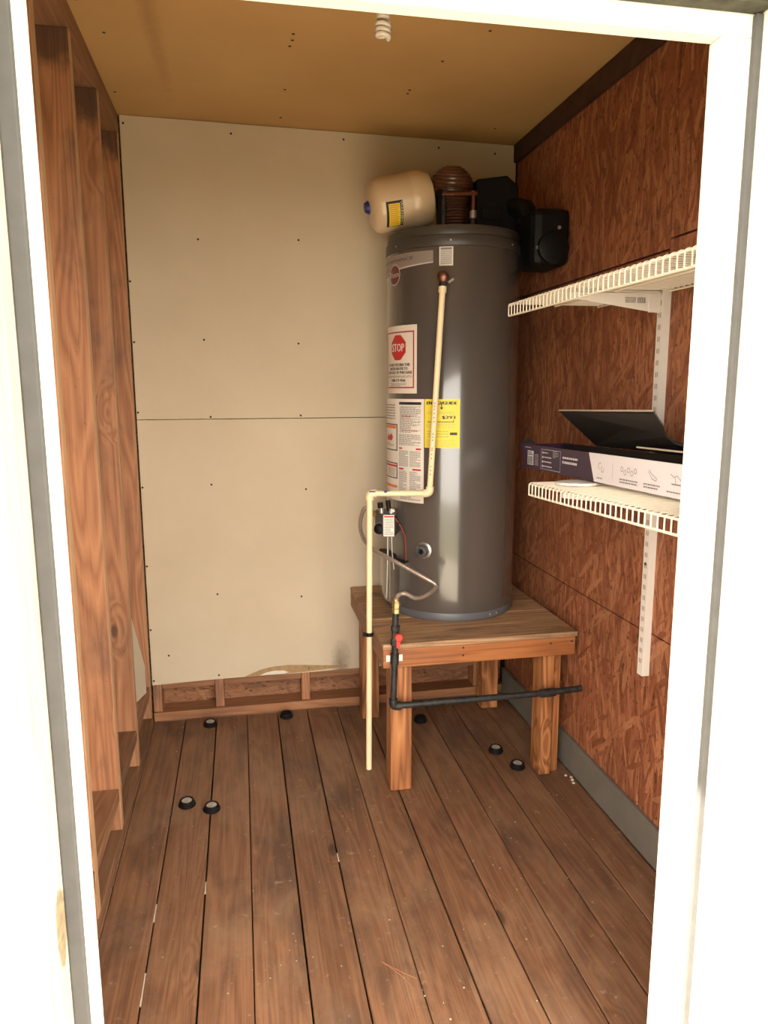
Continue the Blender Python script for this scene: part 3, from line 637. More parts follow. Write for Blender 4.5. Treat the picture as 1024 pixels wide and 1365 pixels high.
# relief valve
rv = MB().lathe([(0.017,0),(0.017,0.02),(0.013,0.022),(0.013,0.045),(0.019,0.047),(0.019,0.058),(0.014,0.062),(0.006,0.064)], cyl(0.249)(-22.5, 1.791), (math.sin(R(-22.5)), -math.cos(R(-22.5)), 0), 20).build('relief_valve', COPPER, wh, True)
rc = Vector(cyl(0.296)(-22.3, 1.79))
MB().tube([rc + Vector((0,0,0.006)), rc + Vector((-0.002,0.0,-0.012))], 0.0125, 14).build('valve_outlet', COPPER, rv, True)
MB().lathe([(0.014,0),(0.014,0.012),(0.012,0.016)], rc + Vector((-0.002,0,-0.03)), (0,0,1), 6).build('valve_nut', BLACKMET, rv)
MB().obox(rc + Vector((0.026,-0.004,-0.012)), (0.022,0.003,0.008), Matrix.Rotation(R(-35),3,'Y')).build('test_lever', STEEL, rv, False, 0.0005)
MB().lathe([(0.004,0),(0.003,0.003)], Vector(cyl(0.314)(-22.5,1.793)), (math.sin(R(-22.5)), -math.cos(R(-22.5)), 0), 8).build('valve_pin', DGREY, rv)
# drain plug
dx = Vector((math.sin(R(-40)), -math.cos(R(-40)), 0))
dp = MB().lathe([(0.031,0),(0.031,0.003),(0.025,0.006)], cyl(0.2495)(-38.5,0.823), dx, 28).build('drain_plate', STEEL, wh, True)
MB().lathe([(0.024,0),(0.024,0.012),(0.021,0.015),(0.021,0.022),(0.0125,0.024),(0.012,0.016),(0.0,0.016)], cyl(0.2545)(-38.5,0.823), dx, 8).build('drain_knob', DGREY, dp)
MB().lathe([(0.009,0),(0.009,0.004),(0.005,0.004),(0.004,0.001)], cyl(0.271)(-38.5,0.823), dx, 12).build('drain_bore', BLACKP, dp)
# combustion chamber cover
cv = sector('burner_cover', -108, -58, 0.60, 0.768, 0.2502, 0.279, TANK, wh)
sector('cover_lip', -108, -54, 0.7685, 0.774, 0.2502, 0.283, BLACKP, cv)
sector('cover_seam', -71.5, -70.5, 0.60, 0.768, 0.2788, 0.2805, STEEL, cv, 2)
# gas control valve
ga = R(-76); gd = Vector((math.sin(ga), -math.cos(ga), 0)); gs = Vector((math.cos(ga), math.sin(ga), 0))
GM = Matrix((gs, -gd, Vector((0,0,1)))).transposed()
def gp(s_, d_, z_): return Vector((TX,TY,0)) + gd*d_ + gs*s_ + Vector((0,0,z_))
gv = MB().obox(gp(0,0.283,0.915), (0.066,0.064,0.085), GM).build('gas_control', DGREY, wh, False, 0.006)
GM2 = GM
fm = lambda u, v: tuple(gp(0.008,0,0) * 0 + Vector((0.5335,2.6605,0)) + Vector((0.98,-0.2,0)).normalized()*u + Vector((0,0,v)))
FR = Matrix.Rotation(R(-12),3,'Z')
MB().obox((0.5335,2.674,0.908), (0.045,0.026,0.086), FR).build('control_front', DGREY, gv, False, 0.003)
MB().obox((0.5335 + 0.0,2.6605,0.908), (0.040,0.0012,0.082), FR).build('control_label', PAPERW, gv)
fm = lambda u, v: tuple(Vector((0.5335,2.6595,0.908)) + FR @ Vector((u,0,v)))
mb = MB(); lines(mb, -0.017, 0.017, -0.036, 0.028, 10, fm, 0.45); mb.build('label_print', INKG, gv)
mb = MB(); patch(mb, -0.018, 0.018, 0.031, 0.038, fm, 2); mb.build('label_heading', REDP, gv)
MB().lathe([(0.021,0),(0.021,0.006),(0.017,0.008),(0.016,0.024),(0.013,0.026)], (0.504,2.688,0.893), (-0.45,-0.9,0), 20).build('control_knob', BLACKP, gv, True)
MB().lathe([(0.023,0),(0.023,0.003)], (0.505,2.690,0.893), (-0.45,-0.9,0), 20).build('knob_plate', STEEL, gv, True)
MB().tube([(0.512,2.69,0.952),(0.510,2.69,0.975)], 0.010, 10).build('fitting', STEEL, gv, True); MB().tube([(0.508,2.69,0.972),(0.506,2.69,0.992)], 0.011, 10).build('fitting_cap', BLACKP, gv, True)
MB().tube([(0.546,2.68,0.952),(0.548,2.68,0.97)], 0.010, 10).build('fitting', STEEL, gv, True); MB().tube([(0.540,2.685,0.96),(0.536,2.69,1.0)], 0.009, 10).build('fitting_cap', BLACKP, gv, True)
MB().tube([(0.548,2.67,0.968),(0.553,2.668,0.958)], 0.008, 10).build('fitting', PAPERW, gv, True)
MB().tube([(0.531,2.665,0.866),(0.530,2.66,0.80),(0.527,2.655,0.72),(0.524,2.655,0.63)], 0.004, 8).build('burner_tube', STEEL, gv, True)
MB().tube([(0.545,2.665,0.866),(0.546,2.66,0.80),(0.552,2.655,0.74)], 0.002, 6).build('pilot_tube', STEEL, gv, True)
MB().tube([(0.560,2.67,0.935),(0.578,2.655,0.905),(0.592,2.645,0.87),(0.596,2.640,0.80),(0.594,2.642,0.772)], 0.0022, 6).build('sensor_wire', REDW, gv, True)
MB().tube([(0.562,2.68,0.94),(0.572,2.66,0.915),(0.571,2.66,0.89),(0.558,2.668,0.87)], 0.003, 6).build('igniter_wire', BLACKP, gv, True)
# blower on top
bl = MB().lathe([(0.041,0),(0.041,0.03),(0.037,0.032)], (0.802,2.752,1.9775), seg=28).build('vent_collar', TANKLID, wh, True)
prof = []
for i in range(7):
    z = 0.032 + i*0.0105; prof += [(0.041,z),(0.0475,z+0.003),(0.0475,z+0.006),(0.041,z+0.009)]
MB().lathe(prof, (0.802,2.752,1.9775), seg=28).build('corrugated_neck', BROWNP, bl, True)
prof = [(0.03, -0.082)]
for i in range(15):
    t0 = -68 + i*9.6; r = 0.082
    prof += [(r*math.cos(R(t0)), r*math.sin(R(t0))), ((r+0.0035)*math.cos(R(t0+3)), (r+0.0035)*math.sin(R(t0+3))), ((r+0.0035)*math.cos(R(t0+5.5)), (r+0.0035)*math.sin(R(t0+5.5))), (r*math.cos(R(t0+8)), r*math.sin(R(t0+8)))]
prof += [(0.01, 0.083)]
MB().lathe(prof, (0.802,2.80,2.145), (0.0,-0.30,0.95), seg=40).build('blower_dome', BROWNP, bl, True)
hb = MB(); hb.prism([(0.882,2.74,1.98),(1.045,2.74,1.98),(1.045,2.74,2.155),(1.0,2.74,2.19),(0.882,2.74,2.172)], (0,0.17,0)); hb.build('blower_housing', BLACKP, bl, False, 0.006)
MB().box(0.90,0.98,2.728,2.739,2.03,2.07).build('housing_plate', BLACKP, bl, False, 0.002)
MB().box(0.735,0.752,2.735,2.76,1.978,2.13).build('blower_bracket', BLACKP, bl, False, 0.002)
cp = MB().tube([(0.735,2.685,2.099),(0.79,2.68,2.101),(0.862,2.68,2.105)], 0.0095, 12).build('copper_pipe', COPPER, wh, True)
MB().tube([(0.850,2.68,2.114),(0.850,2.68,2.045)], 0.0095, 12).build('copper_drop', COPPER, cp, True)
MB().tube([(0.850,2.68,2.046),(0.850,2.68,2.020)], 0.013, 12).build('union_nut', STEEL, cp, True)
MB().tube([(0.850,2.68,2.022),(0.850,2.68,1.975)], 0.0105, 12).build('pipe_nipple', BLACKMET, cp, True)
MB().tube([(0.742,2.684,2.11),(0.741,2.684,1.975)], 0.0085, 12).build('pipe_riser', BLACKMET, cp, True)
MB().lathe([(0.011,0),(0.011,0.02)], (0.775,2.68,2.1005), (1,0,0.03), 12).build('pipe_coupling', COPPER, cp, True)

# exhaust muffler on the right wall
mf = thing('exhaust_duct', 'black plastic exhaust outlet on strand board wall beside top of water heater', 'duct', (1.11, 2.55, 1.84))
MB().box(1.035, 1.1785, 2.56, 2.75, 1.845, 2.045).build('muffler_body', BLACKP, mf, False, 0.03)
MB().tube([(1.06,2.66,2.02),(1.055,2.69,2.06),(1.02,2.78,2.09),(0.99,2.80,2.09)], 0.036, 16).build('duct_elbow', BLACKP, mf, True)
MB().lathe([(0.055,0),(0.055,0.02),(0.045,0.025)], (1.105,2.562,1.905), (0,-1,0), 24).build('round_cover', BLACKP, mf, True)
for x, z in ((1.13,1.975),(1.05,1.905)):
    MB().lathe([(0.007,0),(0.006,0.003)], (x,2.5595,z), (0,-1,0), 10).build('bolt', STEEL, mf)

# ------------------------------------------------------------------ expansion tank
ea = Vector((0.488,2.80,2.070)); eb = Vector((0.725,2.80,2.114)); ed = (eb-ea).normalized(); el = (eb-ea).length
et = thing('expansion_tank', 'beige expansion tank lying sideways above the water heater', 'expansion tank', (0.6, 2.80, 1.98))
MB().lathe([(0.0,0.0),(0.05,0.002),(0.078,0.009),(0.091,0.022),(0.096,0.04),(0.097,0.14),(0.0985,0.147),(0.0985,0.156),(0.1,0.158),(0.1,0.185),(0.098,0.205),(0.09,0.228),(0.07,0.238),(0.0,0.242)], ea, ed, 56).build('shell', BEIGE, et, True)
MB().lathe([(0.024,0),(0.024,0.006),(0.017,0.02),(0.010,0.022)], ea + ed*0.006, -ed, 18).build('end_cap', BLUE, et, True)
MB().lathe([(0.012,0),(0.012,0.03)], eb, ed, 16).build('connection', COPPER, et, True)
eu = Vector((0,0,1)) - ed*ed.z; eu.normalize(); ef = ed.cross(eu)
if ef.y > 0: ef = -ef
def ecyl(r):  # u along axis, v = angle above the side facing the doorway
    return lambda u, v: tuple(ea + ed*u + ef*(r*math.cos(R(v))) + eu*(r*math.sin(R(v))))
def epatch(mb, u0, u1, v0, v1, f, n=6):
    vs = []; fs = []
    for i in range(n+1):
        v = v0 + (v1-v0)*i/n; vs += [f(u0,v), f(u1,v)]
    for i in range(n): fs.append((2*i, 2*i+1, 2*i+3, 2*i+2))
    mb.add(vs, fs)
mb = MB(); epatch(mb, 0.044, 0.106, -62, -6, ecyl(0.0975)); wlb = mb.build('warning_label', INK, et)
mb = MB(); epatch(mb, 0.053, 0.095, -60, -11, ecyl(0.0982)); mb.build('yellow_panel', YELLOW, wlb)
g = ecyl(0.0985); mb = MB(); write(mb, 'WARNING', -37, 12, 0, 1, lambda a, b: g(0.097 + 0.0075*(b), -8 - (a+37)))
mb.build('lettering', PAPERW, wlb)
g2 = ecyl(0.0986); mb = MB()
for i in range(11):
    v = -14 - i*4.0; epatch(mb, 0.056, 0.091 - 0.006*random.random(), v-1.1, v+0.3, g2, 1)
mb.build('print', ORANGE, wlb)

# ------------------------------------------------------------------ relief discharge pipe (cream plastic)
dpz = thing('discharge_pipe', 'cream plastic discharge pipe from relief valve down to the floor', 'pipe', (0.431, 2.541, 0.0))
def elbow(c, a, b, r=0.0145, l=0.024):
    c, a, b = Vector(c), Vector(a).normalized(), Vector(b).normalized()
    pts = [c + a*l, c + a*l*0.55]
    for k in range(1, 6):
        t = k/6; pts.append(c + a*l*0.55*(1-t)**2 + b*l*0.55*t**2)
    pts += [c + b*l*0.55, c + b*l]
    return MB().tube(pts, r, 14)
PR = 0.0107
top = rc + Vector((-0.002, 0, -0.03)); e1 = Vector((0.6535, 2.518, 1.047)); e2 = Vector((0.4405, 2.541, 1.050)); bt = Vector((0.431, 2.541, 0.001))
MB().tube([top, e1], PR, 16).build('upper_pipe', CPVC, dpz, True)
MB().tube([top + (e1-top).normalized()*0.002, top + (e1-top).normalized()*0.022], 0.0140, 16).build('adapter', CPVC, dpz, True)
MB().tube([e1, e2], PR, 16).build('cross_pipe', CPVC, dpz, True)
MB().tube([e2, bt], PR, 16).build('lower_pipe', CPVC, dpz, True)
elbow(e1, top - e1, e2 - e1).build('elbow', CPVC, dpz, True)
elbow(e2, e1 - e2, bt - e2).build('elbow', CPVC, dpz, True)
cl = bt + (e2-bt)*((0.53)/1.05)
cpb = MB().tube([cl - Vector((0,0,0.007)), cl + Vector((0,0,0.007))], 0.0135, 16).build('clamp', BLACKP, dpz, True)
MB().box(cl.x-0.024, cl.x-0.012, cl.y-0.006, cl.y+0.006, cl.z-0.007, cl.z+0.007).build('clamp_ear', BLACKP, cpb, False, 0.001)
MB().box(cl.x+0.012, cl.x+0.0195, cl.y-0.006, cl.y+0.006, cl.z-0.006, cl.z+0.006).build('clamp_ear', BLACKP, cpb, False, 0.001)
hx = (e1-e2).normalized(); hy = Vector((hx.y, -hx.x, 0)).normalized()
if hy.y > 0: hy = -hy
def hc(r): return lambda u, v: tuple(e2 + hx*u + hy*(r*math.cos(R(v))) + Vector((0,0,1))*(r*math.sin(R(v))))
mb = MB(); q = hc(PR+0.0004); mb.add([q(0.047,70),q(0.052,40),q(0.052,10),q(0.060,25),q(0.068,45),q(0.074,72)], [(0,1,2,3,4,5)]); mb.build('blue_tape', BLUE, dpz)
mb = MB(); q = hc(0.0149); mb.add([q(-0.002,40),q(0.020,40),q(0.020,22),q(-0.002,22)], [(0,3,2,1)]); mb.build('blue_mark', BLUE, dpz)
ud = (e1-top); 
def uc(r): return lambda u, v: tuple(top + ud*u + Vector((math.sin(R(v-17)), -math.cos(R(v-17)), 0))*r)
mb = MB(); q = uc(PR+0.0003)
for t in [0.55,0.565,0.58,0.6,0.62,0.64,0.70,0.715,0.73,0.77,0.78,0.80,0.82,0.86,0.88,0.90]:
    mb.add([q(t,-14),q(t,6),q(t+0.008,6),q(t+0.008,-14)], [(0,1,2,3)])
mb.build('pipe_print', INKG, dpz)

# ------------------------------------------------------------------ gas line
gl = thing('gas_pipe', 'black iron gas pipe with red shutoff handle running to the right wall', 'pipe', (0.49, 2.334, 0.33))
GY = 2.332; GR = 0.0112
MB().tube([(0.4815,GY,0.345),(0.4885,GY,0.56)], GR, 14).build('riser', BLACKMET, gl, True)
MB().tube([(0.486,GY,0.492),(0.4872,GY,0.528)], 0.0148, 14).build('coupling', BLACKMET, gl, True)
vb = MB().lathe([(0.0125,0),(0.016,0.004),(0.016,0.022),(0.013,0.03),(0.013,0.05),(0.016,0.054),(0.016,0.07),(0.0125,0.074)], (0.4885,GY,0.556), (0.02,0,1), 8).build('valve_body', BLACKMET, gl)
hd = MB(); hd.lathe([(0.014,0),(0.014,0.008),(0.011,0.011)], (0.4965,GY-0.018,0.592), (0,-1,0), 20); hd.box(0.488,0.501,GY-0.026,GY-0.020,0.556,0.588)
hd.build('red_handle', REDPL, gl, True)
MB().tube([(0.489,GY,0.625),(0.4905,GY,0.675)], GR, 14).build('nipple', BLACKMET, gl, True)
MB().lathe([(0.014,0),(0.014,0.014),(0.012,0.016),(0.012,0.02),(0.0145,0.022),(0.0145,0.034),(0.009,0.042)], (0.4908,GY,0.672), (0.03,0,1), 6).build('brass_fitting', BRASS, gl)
elbow((0.4815,GY,0.340), (0.02,0,1), (1,0.0,0.0), 0.0155, 0.026).build('elbow', BLACKMET, gl, True)
MB().tube([(0.4815,GY,0.340),(1.0,GY+0.002,0.3385),(1.178,GY+0.006,0.343)], GR, 14).build('cross_run', BLACKMET, gl, True)
MB().tube([(1.02,GY+0.002,0.3387),(1.075,GY+0.003,0.3398)], 0.0155, 14).build('coupling', BLACKMET, gl, True)
# flexible gas hose
hp = [(0.493,2.3345,0.712),(0.4965,2.335,0.724),(0.5046,2.335,0.7345),(0.5255,2.335,0.7355),(0.5555,2.340,0.7180),(0.5800,2.350,0.7140),(0.6050,2.362,0.7180),(0.6380,2.385,0.7290),(0.6500,2.402,0.7350),(0.6450,2.418,0.7440),(0.6200,2.432,0.7580),(0.5799,2.460,0.7790),(0.5156,2.510,0.8120),(0.4621,2.600,0.8347),(0.4405,2.660,0.8552),(0.4333,2.710,0.8921),(0.4400,2.735,0.9285),(0.4580,2.755,0.9620),(0.4800,2.750,0.9550),(0.5000,2.735,0.9350)]
def smooth(pts, n=10):
    P = [Vector(p) for p in pts]; out = []
    for i in range(len(P)-1):
        a, b, c, d = P[max(i-1,0)], P[i], P[i+1], P[min(i+2,len(P)-1)]
        for k in range(n):
            t = k/n; out.append(0.5*((2*b) + (c-a)*t + (2*a-5*b+4*c-d)*t*t + (3*b-a-3*c+d)*t**3))
    out.append(P[-1]); return out
sp = smooth(hp, 12)
hz = thing('gas_hose', 'kinked flexible steel gas hose looping round to the control valve', 'hose', (0.493, 2.3345, 0.71))
MB().tube(sp, [0.0072 + 0.0008*(i % 2) for i in range(len(sp))], 10).build('braid', HOSE, hz, True)
MB().tube([sp[-1] + Vector((-0.014,0.009,0.012)), sp[-1]], 0.011, 6).build('end_nut', BRASS, hz)
MB().tube([sp[0] - Vector((0.0005,0,0.004)), sp[0] + Vector((0.001,0,0.008))], 0.0095, 8).build('end_nut', BRASS, hz)

# ------------------------------------------------------------------ wire shelves, standard and brackets
sd = thing('shelf_standard', 'white slotted metal upright screwed to the right wall', 'shelf upright', (1.17, 1.92, 0.56))
u = MB(); u.box(1.1555,1.1575,1.908,1.936,0.562,1.72); u.box(1.1575,1.1788,1.908,1.910,0.562,1.72); u.box(1.1575,1.1788,1.934,1.936,0.562,1.72)
u.build('channel', SHELFM, sd)
sl = MB()
for k in range(34):
    z = 0.60 + k*0.0325
    for y in (1.916, 1.924): sl.box(1.1552, 1.1556, y, y+0.004, z, z+0.014)
slo = sl.build('slots', BAND, sd)
MB().lathe([(0.005,0),(0.004,0.003)], (1.1555,1.922,0.905), (-1,0,0), 10).build('screw', DGREY, sd)
def bracket(z, tilt, label):
    t = thing('shelf_bracket', label, 'bracket', (1.155, 1.93, z), 'shelf brackets on the slotted upright')
    MB().prism([(1.155,1.921,z),(0.885,1.921,z-0.004),(0.885,1.921,z-0.018),(1.155,1.921,z-0.055)], (0,0.004,0)).build('arm', SHELFM, t, False, 0.001)
    MB().box(0.885,1.154,1.9185,1.9275,z+0.0002,z+0.0025).build('arm_lip', SHELFM, t)
    MB().box(1.118,1.1545,1.9185,1.9209,z-0.053,z-0.004).build('hook_plate', SHELFM, t, False, 0.002)
    return t
def shelf(zf, y0, y1, slope, label, nm):
    n = int((y1-y0)/0.0254)
    zz = lambda y: zf + (y1-y)*slope
    t = thing('wire_shelf', label, 'shelf', (1.0, (y0+y1)/2, zf), 'white wire shelves on the right wall')
    xf = 0.862; rr = 0.0020
    w = MB().tube([(1.172,0,0.0022),(xf+0.004,0,0.0022),(xf-0.001,0,-0.0008),(xf-0.0024,0,-0.005),(xf-0.0024,0,-0.036)], rr, 6)
    me = None
    for k in range(n+1):
        y = y1 - 0.004 - k*0.0254
        if me is None:
            o = w.build('wire', WIREW, t, True, 0, (0,0,0)); me = o.data
        else:
            o = bpy.data.objects.new('wire', me); COL.objects.link(o); o.parent = t
        o.location = Vector((0, y, zz(y))) - Vector(BASE[t.name])
    for nm_, x, dz, r_ in (('front_rail', xf+0.002, -0.0025, 0.0033), ('lower_rail', xf+0.0018, -0.0355, 0.0033), ('middle_rail', 1.02, -0.003, 0.0030), ('back_rail', 1.170, -0.003, 0.0030)):
        MB().tube([(x, y1, zz(y1)+dz), (x, y0, zz(y0)+dz)], r_, 8).build(nm_, WIREW, t, True)
    return t
shelf(1.681, 1.20, 2.322, 0.0, 'upper white wire shelf, empty, above the open box', 1)
shelf(1.128, 1.20, 2.108, 0.035, 'lower white wire shelf holding the open cardboard box', 2)
b1 = bracket(1.6745, 0, 'white metal bracket with barcode sticker under the upper wire shelf')
sk = MB().box(1.045,1.112,1.9203,1.9208,1.643,1.664).build('sticker', PAPERW, b1)
mb = MB(); fq = lambda u_, v_: (u_, 1.9200, v_)
for k in range(12): mb.box(1.085+0.0021*k, 1.085+0.0021*k+0.0006+0.0006*(k%3==0), 1.9198, 1.9202, 1.646, 1.661)
lines(mb, 1.048, 1.080, 1.646, 1.662, 4, fq, 0.5)
mb.build('barcode', INK, sk)
bracket(1.1275, 0, 'white metal bracket under the lower wire shelf')

# ------------------------------------------------------------------ cardboard box
BX0, BX1, BY0, BY1 = 0.985, 1.152, 1.36, 2.51
def bz(y): return 1.1395 + (2.46-y)*0.0245
bxo = thing('cardboard_box', 'long purple and white cardboard box, lid open, on the lower wire shelf', 'box', (1.05, 1.95, 1.15))
BH = 0.080
def bpanel(name, y0, y1, mat, skew0=0.0, skew1=0.0):
    return MB().prism([(BX0, y0, bz(y0)), (BX0, y1, bz(y1)), (BX0, y1 + skew1, bz(y1)+BH), (BX0, y0 + skew0, bz(y0)+BH)], (0.004,0,0)).build(name, mat, bxo)
fpp = bpanel('purple_front', 1.9322, BY1 - 0.045, BOXP, 0.039, 0.045)
fpw = bpanel('white_front', BY0, 1.932, BOXW, 0.0, 0.039)
MB().prism([(BX1, BY0, bz(BY0)), (BX1, BY1, bz(BY1)), (BX1, BY1, bz(BY1)+BH), (BX1, BY0, bz(BY0)+BH)], (-0.004,0,0)).build('back_panel', BOXI, bxo)
MB().prism([(BX0+0.004, BY0, bz(BY0)+0.0005), (BX0+0.004, BY1-0.045, bz(BY1)+0.0005), (BX1-0.004, BY1, bz(BY1)+0.0005), (BX1-0.004, BY0, bz(BY0)+0.0005)], (0,0,0.003)).build('bottom_panel', BOXI, bxo)
MB().prism([(BX0+0.004, BY1-0.05, bz(BY1)+0.003), (BX1-0.004, BY1-0.01, bz(BY1)+0.003), (BX1-0.004, BY1-0.006, bz(BY1)+BH), (BX0+0.004, BY1-0.004, bz(BY1)+BH)], (0,-0.004,0)).build('end_panel', BOXP, bxo)
MB().prism([(BX0+0.001, BY1-0.002, bz(BY1)+BH), (BX0+0.06, BY1-0.002, bz(BY1)+BH+0.001), (BX0+0.035, BY1+0.01, bz(BY1)+BH+0.022)], (0,-0.003,0)).build('end_flap', BOXI, bxo)
MB().prism([(BX0+0.002, BY1-0.035, bz(BY1)+0.006),(BX0+0.001, BY1+0.02, bz(BY1)+0.001),(BX0+0.002, BY1-0.035, bz(BY1)+0.0025)], (0.003,0,0)).build('torn_tab', BOXP, bxo)
# lid hinged at the back edge, leaning forward over the box
lid = [(1.148,2.25,1.2275),(1.013,2.25,1.342),(1.013,1.69,1.3565),(1.028,1.672,1.325),(1.05,1.69,1.294),(1.075,1.685,1.275),(1.10,1.62,1.263),(1.148,1.50,1.246)]
MB().prism([Vector(p) for p in lid], (0.002,0,0.0035)).build('lid', BOXI, bxo)
MB().prism([(1.0115,2.25,1.3425),(1.0115,1.69,1.357),(1.0155,1.69,1.3603),(1.0155,2.25,1.3458)], (0,0,0.0012)).build('lid_edge', EDGEB, bxo)
MB().prism([(1.03,1.788,1.262),(1.03,1.50,1.2675),(1.09,1.50,1.255),(1.09,1.788,1.246)], (0,0,-0.003)).build('inner_flap', BOXI, bxo)
MB().prism([(1.0285,1.788,1.2627),(1.0285,1.50,1.2682),(1.031,1.50,1.2685),(1.031,1.788,1.263)], (0,0,-0.004)).build('flap_edge', EDGEB, bxo)
# print on the front
YO = 2.468; KS = 1.059
f1 = lambda u_, v_: (BX0 - 0.0006, u_, bz(u_) + v_*KS)
fr = lambda u_, v_: f1(YO - u_*KS, v_)      # u runs left to right as seen
mb = MB(); patch(mb, 0.035, 0.085, 0.012, 0.058, fr, 1); mb.build('barcode_patch', BOXW, fpp)
f2 = lambda u_, v_: (BX0 - 0.0012, YO - u_*KS, bz(YO - u_*KS) + v_*KS)
mb = MB()
for k in range(11): patch(mb, 0.039+0.0038*k, 0.0405+0.0038*k+0.0008*(k%2), 0.014, 0.040, f2, 1)
lines(mb, 0.04, 0.08, 0.043, 0.056, 2, f2, 0.5); mb.build('barcode', INK, fpp)
mb2 = MB(); lines(mb2, 0.01, 0.06, 0.066, 0.070, 1, fr, 0.6); lines(mb2, 0.095, 0.125, 0.012, 0.05, 8, fr, 0.25)
for k in range(4):
    lines(mb2, 0.165, 0.225 + 0.05*(k == 3), 0.060-0.014*k-0.0045, 0.060-0.014*k, 1, fr, 0.7); patch(mb2, 0.155, 0.162, 0.060-0.014*k-0.006, 0.060-0.014*k+0.001, fr, 1)
lines(mb2, 0.235, 0.275, 0.045, 0.068, 5, fr, 0.25); lines(mb2, 0.305, 0.405, 0.047, 0.055, 1, fr, 0.7); patch(mb2, 0.305, 0.313, 0.034, 0.042, fr, 1); lines(mb2, 0.318, 0.40, 0.033, 0.042, 1, fr, 0.75)
frame(mb2, 0.145, 0.29, 0.006, 0.068, 0.0012, 0.001, fr, 2)
mb2.build('print', BOXW, fpp)
mb3 = MB()
for cx_, w_ in ((0.545,0.05),(0.685,0.085),(0.79,0.07),(0.885,0.065)):
    lines(mb3, cx_-w_/2, cx_+w_/2, 0.009, 0.015 if cx_ in (0.545,0.885) else 0.023, 1 if cx_ in (0.545,0.885) else 2, fr, 0.5)
def stroke(mb, pts, w, f):
    for (a, b), (c, d) in zip(pts, pts[1:]):
        L_ = math.hypot(c-a, d-b); nx, ny = -(d-b)/L_*w/2, (c-a)/L_*w/2
        mb.add([f(a-nx,b-ny), f(c-nx,d-ny), f(c+nx,d+ny), f(a+nx,b+ny)], [(0,1,2,3)])
def ring(mb, cx_, cy_, r_, w, f, a0=0, a1=360): stroke(mb, [(cx_ + r_*math.cos(R(a0+(a1-a0)*k/12)), cy_ + r_*math.sin(R(a0+(a1-a0)*k/12))) for k in range(13)], w, f)
ring(mb3, 0.538, 0.044, 0.009, 0.0015, fr, 60, 250); ring(mb3, 0.552, 0.036, 0.007, 0.0015, fr, 100, 380)
for k in range(5): ring(mb3, 0.652 + 0.016*k, 0.045 - 0.007*(k % 2), 0.006, 0.0015, fr)
stroke(mb3, [(0.774,0.05),(0.79,0.034),(0.808,0.030),(0.81,0.036),(0.79,0.044),(0.776,0.054)], 0.0016, fr)
stroke(mb3, [(0.865,0.052),(0.878,0.045),(0.89,0.05),(0.905,0.04)], 0.0016, fr); stroke(mb3, [(0.87,0.030),(0.905,0.030)], 0.003, fr); stroke(mb3, [(0.883,0.045),(0.886,0.032)], 0.0016, fr)
stroke(mb3, [(0.605,0.015),(0.605,0.058)], 0.0008, fr)
mb3.build('icons', INKG, fpw)

# round white lid under the box
pl = thing('plastic_lid', 'round white plastic lid lying on lower wire shelf beneath the box', 'lid', (0.965, 1.99, 1.137))
zl = 1.128 + (2.108-1.99)*0.035 + 0.0049
MB().lathe([(0.0,0.0),(0.064,0.0),(0.066,0.003),(0.064,0.008),(0.056,0.0095),(0.0,0.0095)], (0.965,1.99,zl), (0,0.035,1), 36).build('disc', DISH, pl, True)
MB().lathe([(0.0665,0.0012),(0.0672,0.004),(0.0665,0.0066)], (0.965,1.99,zl), (0,0.035,1), 36).build('rim', DISH, pl, True)

# ------------------------------------------------------------------ lamp
lh = thing('lamp_holder', 'plain lampholder screwed to the ceiling above the bulb', 'lamp holder', (0.379, 1.95, zc(0.379)))
zt = zc(0.379)
MB().lathe([(0.055,0),(0.055,0.012),(0.035,0.026),(0.022,0.03)], (0.379,1.95,zt-0.0005), (0,0,-1), 32).build('canopy', PORC, lh, True)
MB().lathe([(0.020,0.0305),(0.019,0.066)], (0.379,1.95,zt-0.0005), (0,0,-1), 24).build('socket', DGREY, lh, True)
lb_ = thing('light_bulb', 'white spiral energy-saving bulb hanging from the ceiling', 'light bulb', (0.379, 1.95, 2.268))
MB().lathe([(0.012,0),(0.0165,0.003),(0.0165,0.04),(0.013,0.046)], (0.379,1.95,2.312), (0,0,1), 24).build('ballast', PORC, lb_, True)
hx_ = []
for k in range(0, 37*3):
    a = k*10; t = k/(37*3-1)
    hx_.append((0.379 + 0.0145*math.cos(R(a)), 1.95 + 0.0145*math.sin(R(a)), 2.307 - 0.036*t))
MB().tube(hx_, 0.0058, 10).build('spiral_tube', CFL, lb_, True)
MB().tube([(0.379+0.0145,1.95,2.307),(0.385,1.95,2.315)], 0.0055, 8).build('tube_leg', CFL, lb_, True)

# ------------------------------------------------------------------ black caps on the floor
def cap(x, y, tilt, label, open_=False):
    t = thing('black_cap', label, 'cap', (x, y, 0.0), 'round black caps lying on the floor')
    q_ = Vector((math.sin(R(tilt))*0.3, -math.sin(R(tilt)), math.cos(R(tilt))))
    MB().lathe([(0.0,0.0),(0.0285,0.0),(0.0295,0.003),(0.0285,0.007),(0.025,0.009),(0.0245,0.017),(0.022,0.0195),(0.019,0.0195),(0.018,0.0165),(0.0,0.0165)], (x,y,0.001), q_, 28).build('rubber_body', BLACKP, t, True)
    if not open_:
        MB().lathe([(0.0,0.0168),(0.0172,0.0168),(0.0165,0.0178),(0.0,0.0182)], (x,y,0.001), q_, 18).build('silver_disc', PUCKT, t, True)
cap(-0.227, 2.424, 3, 'left one of the two black caps side by side on the left floor planks')
cap(-0.142, 2.378, 2, 'right one of the two black caps side by side on the left floor planks')
cap(-0.171, 3.035, 6, 'black cap by the back wall plate, below the left of the gypsum board')
cap(0.153, 3.055, 4, 'dark black cap by the back wall plate, nearest the heater stand', True)
cap(0.7185, 2.90, 4, 'black cap in shade under the stand, just behind its front left leg', True)
